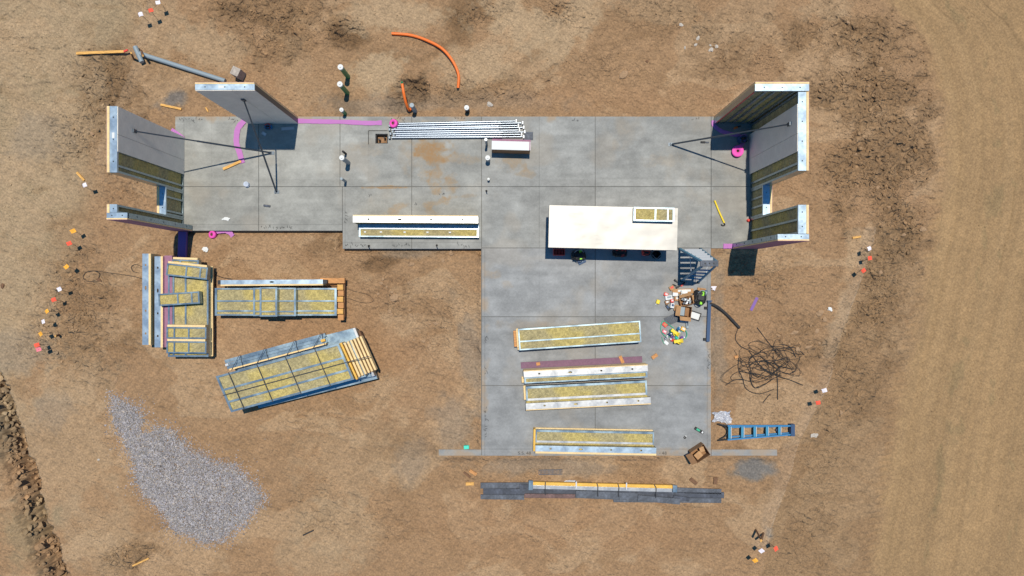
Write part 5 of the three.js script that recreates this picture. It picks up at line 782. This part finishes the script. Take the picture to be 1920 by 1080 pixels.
// rocks lying about
{
  const R2 = rng(91); const rock = (u, v, s, lab, m = M.stone, group = 'single rocks') => { const g = new THREE.IcosahedronGeometry(1, 1), q = g.attributes.position, sd = R2() * 50; for (let i = 0; i < q.count; i++) { const a = V(q.getX(i), q.getY(i), q.getZ(i)); const k = 0.8 + 0.3 * vn(a.x * 1.6 + sd, a.y * 1.6 + a.z * 1.3) + 0.12 * vn(a.x * 4 + sd, a.z * 4 + a.y * 3); q.setXYZ(i, a.x * k, a.y * k * 0.6, a.z * k); } g.computeVertexNormals(); const p = onDirt(u, v), o = single('rock', lab, 'rock', metric(g, 1), m, group); s *= 0.72; o.scale.set(s * (0.9 + 0.6 * R2()), s * (0.7 + 0.4 * R2()), s * (0.7 + 0.35 * R2())); o.rotation.y = R2() * 6.28; o.position.set(p[0], p[1] + s * 0.06, p[2]); };
  const ord = ['northernmost', 'second', 'third', 'fourth', 'fifth', 'sixth', 'seventh', 'eighth', 'ninth', 'tenth', 'eleventh', 'twelfth', 'thirteenth', 'fourteenth', 'fifteenth', 'sixteenth', 'seventeenth', 'eighteenth', 'nineteenth', 'twentieth', 'twenty-first', 'twenty-second', 'twenty-third', 'twenty-fourth', 'southernmost'];
  const scatter = (list, lab, group, m) => list.sort((a, b) => a[1] - b[1]).forEach(([u, v, s], i) => rock(u, v, s, `${ord[i]}${i && i < 24 ? ' from the north' : ''} of the ${lab}`, m, group));
  scatter([[714, 530, .1], [718, 524, .07], [735, 548, .1], [739, 557, .14], [708, 551, .07], [731, 585, .1], [734, 590, .08], [768, 581, .08], [771, 591, .08], [783, 588, .05], [846, 476, .12], [831, 488, .09], [772, 495, .13], [767, 530, .07], [861, 540, .07], [817, 606, .09], [805, 607, .07], [855, 626, .09], [774, 618, .07], [776, 637, .06], [794, 640, .08], [804, 648, .08], [770, 680, .09], [781, 688, .07], [725, 538, .05]], 'tan rocks between the pallet stack and slab', 'rocks beside the slab');
  scatter([[1537, 586, .14], [1545, 600, .13], [1490, 623, .13], [1459, 629, .08], [1531, 620, .1], [1516, 650, .1], [1494, 654, .11], [1480, 645, .08], [1543, 670, .08], [1460, 768, .09], [1577, 773, .07], [1536, 643, .06]], 'tan rocks around the wire tangle', 'rocks around the wire tangle');
  scatter([[1276, 47, .075], [1309, 72, .08], [1304, 84, .075], [1333, 94, .1], [1343, 87, .08], [1284, 90, .05], [1332, 85, .05]], 'pale rubble lumps near the top of the photo', 'pale rubble lumps', M.stoneL);
  scatter([[1652, 130, .09], [1668, 388, .1], [1645, 352, .08], [1605, 290, .08], [1714, 353, .07], [1590, 42, .08], [1730, 430, .11], [1695, 440, .08], [1650, 510, .08], [1630, 160, .07]], 'brown rocks in rough soil by the haul road', 'rocks by the haul road');
  rock(1168, 140, .15, 'large flat tan rock lying alone north of the slab'); rock(1213, 115, .06, 'small dark rock north-east of the flat rock', M.pineD); rock(918, 196, .12, 'pale rock with dark spots near the black pipe stub', M.stoneL); rock(175, 252, .09, 'round tan rock just north-west of the west wall'); rock(217, 712, .1, 'brown rock above the tip of the gravel'); rock(184, 862, .05, 'small pale stone west of the gravel', M.stoneL); rock(186, 525, .09, 'dark rock inside the cable loop', M.pineD); rock(5, 536, .1, 'dark rock at the left edge of the photo', M.pineD);
}

// ---------------------------------------------------------------- tools and packaging on the slab
{
  const TG = 'things in the tool heap';
  const put = (name, lab, cat, u, v, y = 0.001, turn = 0, g = TG) => { const [x, z] = at(u, v, y + 0.05); return thing(name, lab, cat, [x, y, z], turn, g); };
  const carton = (lab, u, v, w, d, h, turn, { y = 0.001, flaps = [1, 1, 1, 1], fill = null, m = M.card } = {}) => {
    const o = put('cardboard_box', lab, 'box', u, v, y, turn), t = 0.006; const W = w / PX, D = d / PX;
    part(o, 'box_floor', bx(W - 0.014, t, D - 0.014, 0, t / 2 + 0.001, 0), M.cardD);
    part(o, 'side', bx(W, h, t, 0, h / 2, -D / 2), m); part(o, 'side', bx(W, h, t, 0, h / 2, D / 2), m); part(o, 'side', bx(t, h, D - t * 1.1, -W / 2 + t / 2, h / 2, 0), m); part(o, 'side', bx(t, h, D - t * 1.1, W / 2 - t / 2, h / 2, 0), m);
    const fl = (w2, d2, x, z, ax, an) => { const g = new THREE.BoxGeometry(w2, 0.005, d2); if (ax === 'x') { g.translate(0, 0, Math.sign(z) * d2 / 2); g.rotateX(an); } else { g.translate(Math.sign(x) * w2 / 2, 0, 0); g.rotateZ(an); } g.translate(x, h + 0.004, z); return metric(g); };
    if (flaps[0]) part(o, 'flap', fl(W * 0.96, D * 0.42, 0, -D / 2, 'x', 0.5), m); if (flaps[1]) part(o, 'flap', fl(W * 0.96, D * 0.42, 0, D / 2, 'x', -0.6), m); if (flaps[2]) part(o, 'flap', fl(W * 0.4, D * 0.94, -W / 2, 0, 'z', 0.55), m); if (flaps[3]) part(o, 'flap', fl(W * 0.4, D * 0.94, W / 2, 0, 'z', -0.45), m);
    if (fill) fill(o, W, D, h); return o;
  };
  const packet = (lab, u, v, w, d, h, turn, m, { y = 0.001, lid = M.white, name = 'packet' } = {}) => { const o = put(name, lab, 'packet', u, v, y, turn); const W = w / PX, D = d / PX; part(o, 'packet_body', rb(W, h, D, 0, h / 2, 0, 0.006), m); part(o, 'printed_label', rb(W * 0.6, 0.004, D * 0.45, W * 0.06, h + 0.002, -D * 0.1, 0.001), lid); return o; };
  const softBag = (lab, u, v, w, d, h, turn, m, trim, y = 0.001, g = TG) => {
    const o = put('tool_bag', lab, 'bag', u, v, y, turn, g), W = w / PX, D = d / PX, gm = new THREE.SphereGeometry(1, 22, 14), q = gm.attributes.position;
    for (let i = 0; i < q.count; i++) { const a = V(q.getX(i), q.getY(i), q.getZ(i)); const sq = (k) => Math.sign(k) * Math.pow(Math.abs(k), 0.55); const f = 1 + 0.16 * vn(a.x * 3 + u, a.z * 3 + a.y * 2); q.setXYZ(i, sq(a.x) * W / 2 * f, Math.max(0, (sq(a.y) * 0.5 + 0.5) * h * (0.85 + 0.2 * vn(a.x * 4, a.z * 4 + u))), sq(a.z) * D / 2 * f); }
    gm.computeVertexNormals(); part(o, 'bag_body', gm, m);
    part(o, 'bag_opening', rb(W * 0.5, 0.014, D * 0.34, 0, h * 0.98, 0, 0.006), M.black); part(o, 'trim_band', rb(W * 0.22, h * 0.5, D * 1.02, W * 0.16, h * 0.55, 0, 0.02), trim);
    part(o, 'handle', tube([[-W * 0.3, h * 0.9, -D * 0.3], [-W * 0.1, h * 1.1, -D * 0.5], [W * 0.2, h * 1.1, -D * 0.5], [W * 0.35, h * 0.9, -D * 0.25]], 0.009, 20, 6), trim === M.lime ? M.greyPipe : trim); part(o, 'handle', tube([[-W * 0.3, h * 0.9, D * 0.25], [-W * 0.1, h * 1.1, D * 0.48], [W * 0.2, h * 1.1, D * 0.48], [W * 0.35, h * 0.9, D * 0.25]], 0.009, 20, 6), M.black); return o;
  };
  const tool = (lab, u, v, l, turn, m, tip, y = 0.001) => { const o = put('hand_tool', lab, 'tool', u, v, y, turn); const L = l / PX; part(o, 'handle', rb(L * 0.55, 0.035, 0.045, -L * 0.2, 0.018, 0, 0.012), m); part(o, 'head', rb(L * 0.45, 0.025, 0.03, L * 0.29, 0.016, 0, 0.006), tip); return o; };
  // sealed tape measure, off by itself
  { const o = put('tape_measure', 'yellow tape measure lying alone on the slab', 'tape measure', 1234, 566, 0.001, -15); part(o, 'case', rb(0.085, 0.06, 0.1, 0, 0.031, 0, 0.018), M.yellow); part(o, 'tape_tip', rb(0.02, 0.02, 0.03, -0.03, 0.012, 0.06, 0.003), M.alu); }
  tool('small black tool, northernmost of the heap', 1268, 527, 9, -40, M.black, M.black); tool('black hand tool west of the red one', 1265, 535, 8, -15, M.black, M.rubber); tool('black pliers touching the heap by the ladder foot', 1272, 538, 10, 25, M.black, M.rubber); tool('red hand tool between ladder and tool heap', 1281, 533, 11, 45, M.red, M.black);
  packet('long flat cardboard strip along the north of the tool heap', 1281, 546, 40, 9, 0.03, 2, M.card, { name: 'cardboard_strip' });
  packet('cardboard packet with red print at the heap corner', 1260, 540, 9, 8, 0.05, 30, M.card, { lid: M.red });
  packet('red and white packet on the west rim of the heap', 1249, 552, 8, 6, 0.05, -20, M.red);
  packet('wide white packet on the west rim of the heap', 1254, 558, 13, 8, 0.06, 10, M.white, { lid: M.greyPipe });
  packet('white carton in the middle of the heap', 1266, 552, 10, 7, 0.07, -5, M.white, { lid: M.alu }); packet('brown packet beside the open box', 1270, 560, 11, 8, 0.06, 0, M.card); packet('brown packet at the south-west of the heap', 1251, 567, 8, 7, 0.05, 20, M.cardD, { lid: M.white });
  packet('white packet with red cap beside a blue one', 1260, 564, 6, 6, 0.08, 0, M.red, { lid: M.white }); packet('white and blue upright carton', 1260, 573, 7, 9, 0.1, -8, M.white, { lid: M.navy }); packet('brown carton wedged under the open boxes', 1268, 577, 8, 11, 0.08, -6, M.card, { lid: M.cardD });
  packet('dark wallet lying under the packets', 1253, 577, 5, 12, 0.02, 35, M.black, { lid: M.navy }); packet('white carton north of the open box', 1283, 548, 12, 6, 0.08, -3, M.white, { y: 0.032, lid: M.alu }); packet('grey packet leaning against the open box', 1277, 555, 8, 6, 0.07, 40, M.alu, { lid: M.white }); packet('brown packet east of the white carton', 1290, 554, 12, 7, 0.06, -10, M.cardD, { lid: M.card });
  carton('open cardboard box full of grey fittings', 1285, 564, 24, 16, 0.16, 14, { flaps: [1, 0, 0, 1], fill: (o, W, D, h) => { const r = rng(5); for (let k = 0; k < 14; k++) part(o, 'fitting', rb(0.03 + 0.04 * r(), 0.03, 0.03 + 0.03 * r(), (r() - 0.5) * W * 0.75, h * 0.6 + 0.035 * r(), (r() - 0.5) * D * 0.7, 0.006, r() * 90), [M.alu, M.greyPipe, M.white, M.dark][k % 4]); } });
  carton('open cardboard box with teal packing, south of the heap', 1283, 584, 21, 20, 0.2, -7, { flaps: [0, 1, 1, 0], fill: (o, W, D, h) => { part(o, 'packing', rb(W * 0.42, 0.05, D * 0.82, -W * 0.24, h * 0.55, 0, 0.01), M.greyPipe); part(o, 'divider', rb(W * 0.34, 0.03, D * 0.8, W * 0.2, h * 0.35, 0, 0.006), M.cardD); } });
  { const o = put('black_tray', 'black-framed tray with white sheet beside the teal-packed box', 'tray', 1304, 592, 0.001, -18); part(o, 'tray_floor', rb(0.22, 0.012, 0.15, 0, 0.008, 0, 0.004), M.white); part(o, 'tray_rim', merge(bx(0.25, 0.04, 0.02, 0, 0.02, -0.085), bx(0.25, 0.04, 0.02, 0, 0.02, 0.085), bx(0.02, 0.04, 0.149, -0.115, 0.02, 0), bx(0.02, 0.04, 0.149, 0.115, 0.02, 0)), M.black); }
  { const o = put('mesh_mat', 'dark mesh mat spread south-west of the open boxes', 'mat', 1263, 598, 0.001, 24); part(o, 'mat_sheet', rb(0.4, 0.012, 0.2, 0, 0.007, 0, 0.004), M.grate); for (let k = 0; k < 9; k++) part(o, 'rib', bx(0.012, 0.008, 0.19, -0.17 + k * 0.042, 0.0172, 0), M.dark); part(o, 'fold', rb(0.1, 0.05, 0.18, 0.2, 0.038, -0.01, 0.02), M.black); }
  packet('grey-blue case below the black tray', 1289, 609, 5, 14, 0.05, 4, M.greyPipe, { lid: M.dark, name: 'small_case' }); packet('pale grey case below the open box', 1281, 602, 11, 5, 0.05, -6, M.alu, { lid: M.dark, name: 'small_case' });
  softBag('black and lime tool bag at the east side of the heap', 1310, 558, 22, 26, 0.26, -12, M.black, M.lime); packet('brown cardboard flap behind the lime tool bag', 1316, 543, 16, 6, 0.04, -8, M.card, { lid: M.cardD }); packet('navy strap roll beside the lime tool bag', 1323, 551, 5, 14, 0.06, -14, M.navy, { lid: M.greyPipe, name: 'strap_roll' });
  // cords and gloves
  { const o = put('green_cord', 'green cord looped west of the glove heap', 'cord', 1248, 617); const q = (pts) => pts.map(([u, v, h = 0.015]) => { const [x, z] = at(u, v, h); return [x - o.position.x, h, z - o.position.z]; }); part(o, 'cord_loop', tube(q([[1264, 616], [1252, 607], [1243, 602], [1239, 612], [1240, 622], [1247, 630], [1256, 632]]), 0.01, 40, 6), M.greenCord); part(o, 'cord_loop', tube(q([[1270, 640, .06], [1285, 634, .05], [1288, 626, .03], [1284, 619, .03], [1276, 622, .05]]), 0.01, 30, 6), M.greenCord); part(o, 'cord_tail', tube(q([[1241, 632], [1243, 640], [1246, 645]]), 0.007, 12, 6), M.greenCord); }
  packet('red and brown packet inside the green cord loop', 1247, 609, 9, 7, 0.04, -40, M.red, { lid: M.card }); packet('pink and white packet at the west of the glove heap', 1246, 622, 8, 6, 0.05, -30, M.flagP);
  const r = rng(15), cols = [[M.greenCord, 'green'], [M.purple, 'purple'], [M.white, 'white'], [M.teal, 'teal'], [M.navy, 'navy'], [M.white, 'pale'], [M.red, 'red'], [M.greenCord, 'dark green'], [M.purple, 'violet'], [M.alu, 'silver'], [M.blueRail, 'blue'], [M.black, 'black']];
  cols.forEach(([m, c], k) => { const a = k * 2.4, rd = 4 + 1.5 * k, lab = `crumpled ${c} wrapper in the glove heap`; const u = 1265 + Math.cos(a) * rd * 0.95, v = 629 + Math.sin(a) * rd * 0.7; const o = put('wrapper', lab, 'wrapper', u, v, 0.001 + 0.004 * k, r() * 180); const g = new THREE.IcosahedronGeometry(1, 2), q = g.attributes.position; for (let i = 0; i < q.count; i++) { const f = 0.7 + 0.5 * vn(q.getX(i) * 3 + k * 9, q.getZ(i) * 3 + q.getY(i) * 2); q.setXYZ(i, q.getX(i) * 0.06 * f, (q.getY(i) + 1) * 0.035 * f, q.getZ(i) * 0.045 * f); } g.computeVertexNormals(); part(o, 'wrapper_body', g, m); part(o, 'loose_corner', rb(0.045, 0.006, 0.035, 0.045, 0.03, 0.01, 0.002), c === 'white' ? M.navy : M.white); });
  for (const [u, v, t, lab] of [[1266, 623, -35, 'yellow glove on the north of the glove heap'], [1272, 640, 8, 'yellow glove on the south of the glove heap']]) { const o = put('work_glove', lab, 'glove', u, v, 0.085, t); part(o, 'palm', rb(0.11, 0.035, 0.075, 0, 0.018, 0, 0.014), M.yellow); for (let k = 0; k < 4; k++) part(o, 'finger', tube([[0.045, 0.018, -0.03 + k * 0.02], [0.09, 0.022, -0.036 + k * 0.024], [0.12, 0.008, -0.038 + k * 0.025]], 0.011, 8, 6), M.yellow); part(o, 'thumb', tube([[-0.02, 0.018, 0.03], [0.02, 0.02, 0.065], [0.05, 0.012, 0.07]], 0.012, 8, 6), M.yellow); part(o, 'cuff', rb(0.05, 0.04, 0.08, -0.075, 0.02, 0, 0.012), M.yellow); }
  packet('yellow and white packet at the north-east of the glove heap', 1281, 617, 9, 7, 0.06, -30, M.foamO); packet('white card at the south-west tip of the glove heap', 1250, 643, 9, 6, 0.01, -40, M.white, { lid: M.alu });
  // under and beside the raised panel
  softBag('black and lime tool bag by the raised white panel', 1084, 479, 26, 18, 0.24, 4, M.black, M.lime, 0.001, 'tool bags around the raised panel'); packet('navy folded sheet in front of the lime bag', 1091, 490, 15, 9, 0.03, 25, M.navy, { lid: M.greyPipe, name: 'folded_sheet' });
  { const o = put('red_crate', 'dark red crate in the shade under the raised panel', 'crate', 1048, 473, 0.001, 0); for (const [w, d, x, z] of [[0.27, 0.015, 0, -0.07], [0.27, 0.015, 0, 0.07], [0.015, 0.125, -0.127, 0], [0.015, 0.125, 0.127, 0]]) part(o, 'crate_side', bx(w, 0.14, d, x, 0.07, z), M.red); part(o, 'crate_floor', bx(0.235, 0.01, 0.12, 0, 0.008, 0), M.red); for (let k = 0; k < 3; k++) part(o, 'divider', bx(0.012, 0.1, 0.122, -0.07 + k * 0.07, 0.065, 0), M.red); }
  softBag('black tool bag with red trim in the shade, western', 1162, 475, 28, 14, 0.2, 0, M.black, M.red, 0.001, 'tool bags around the raised panel'); softBag('red and black pouch in the shade, eastern', 1211, 474, 16, 11, 0.16, 0, M.red, M.black, 0.001, 'tool bags around the raised panel');
  { const o = put('black_bucket', 'black bucket in the shade at the east end of the raised panel', 'bucket', 1229, 478, 0.001, 0); part(o, 'bucket_wall', new THREE.LatheGeometry([[0.001, 0.005], [0.085, 0.005], [0.1, 0.17], [0.105, 0.175], [0.095, 0.172], [0.08, 0.015], [0.001, 0.012]].map(([a, b]) => new THREE.Vector2(a, b)), 24), M.black); part(o, 'handle', tube([[-0.1, 0.17, 0], [0, 0.185, 0.09], [0.1, 0.17, 0]], 0.004, 16, 5), M.alu); }
  // shade of the north wall
  softBag('blue tool pouch lying in the shadow of the north wall', 503, 238, 15, 9, 0.1, 5, M.blueRail, M.red, 0.001, 'tool bags around the raised panel'); packet('pale folded rag in the shadow of the north wall', 494, 250, 9, 6, 0.02, -35, M.alu, { lid: M.white });
  tool('orange-handled tool in the shade of the east corner', 1383, 238, 14, 20, M.orange, M.rubber); softBag('dark blue bag in the shade of the east corner', 1391, 262, 18, 14, 0.18, 10, M.navy, M.purple, 0.001, 'tool bags around the raised panel'); tool('black drill lying beside the east brace', 1322, 266, 16, -2, M.black, M.dark);
  { const o = put('red_ball', 'small red cap at the foot of the east wall', 'cap', 1404, 413, 0.001, 0); part(o, 'cap_dome', new THREE.SphereGeometry(0.035, 14, 10).translate(0, 0.036, 0), M.red); part(o, 'cap_rim', new THREE.CylinderGeometry(0.04, 0.04, 0.012, 14).translate(0, 0.008, 0), M.red); }
  // yellow pry bar
  { const p = (u, v, h) => { const [x, z] = at(u, v, h); return [x - at(1349, 398)[0], h, z - at(1349, 398)[1]]; }; const o = thing('pry_bar', 'long yellow pry bar lying on the slab near the east wall', 'pry bar', [at(1349, 398)[0], 0, at(1349, 398)[1]]); part(o, 'shaft', tube([p(1340, 376, .02), p(1348, 396, .02), p(1358, 418, .02)], 0.021, 20, 8), M.yellow); part(o, 'hook', tube([p(1358, 418, .02), p(1359, 422, .03), p(1355, 423, .02), p(1352, 420.5, .02)], 0.013, 16, 6), M.rubber); }
  // brace laid along the east slab edge
  { const [a, b] = at(1329, 566), [c, d] = at(1326, 640); const o = thing('steel_pole', 'dark blue prop pole lying along the east slab edge', 'pole', [a, 0, b]); part(o, 'outer_tube', bar([0, 0.04, 0], [c - a, 0.04, d - b], 0.075, 0.07), M.navy); part(o, 'bracket', rb(0.09, 0.05, 0.06, -0.07, 0.03, 0.14, 0.006), M.rubber); part(o, 'bracket', rb(0.08, 0.05, 0.06, c - a - 0.06, 0.03, d - b - 0.05, 0.006), M.rubber); part(o, 'end_plate', rb(0.11, 0.09, 0.03, 0, 0.046, -0.02, 0.006), M.navy); }
  // box on the south edge, remote and wheel
  carton('open cardboard box at the south-east slab corner', 1309.5, 847, 29, 23, 0.24, 33, { m: M.cardD, flaps: [0, 0, 1, 0], fill: (o, W, D, h) => { part(o, 'inner_flap', rb(W * 0.46, 0.006, D * 0.5, -W * 0.15, h * 0.7, D * 0.1, 0.002, 8), M.card); part(o, 'inner_flap', rb(W * 0.3, 0.006, D * 0.4, W * 0.24, h * 0.75, -D * 0.16, 0.002, -12), M.card); } });
  { const o = put('tool_case', 'slim black case with green insert near the south-east corner', 'case', 1311.5, 807.5, 0.001, -31); part(o, 'case_body', rb(0.24, 0.03, 0.07, 0, 0.016, 0, 0.01), M.black); part(o, 'green_insert', rb(0.09, 0.012, 0.05, -0.03, 0.036, 0, 0.004), M.greenCord); part(o, 'white_insert', rb(0.035, 0.012, 0.05, 0.085, 0.036, 0, 0.004), M.white); }
  { const o = put('caster_wheel', 'tiny black and white caster near the slim case', 'caster', 1285, 821, 0.001, 20); part(o, 'wheel', new THREE.TorusGeometry(0.022, 0.01, 8, 16).rotateX(Math.PI / 2).translate(0, 0.012, 0), M.black); part(o, 'plate', rb(0.03, 0.01, 0.03, 0.03, 0.006, -0.02, 0.003), M.white); }
}
scene.traverse((o) => { if (o.isMesh) { o.castShadow = true; o.receiveShadow = true; } });
renderer.render(scene, camera);
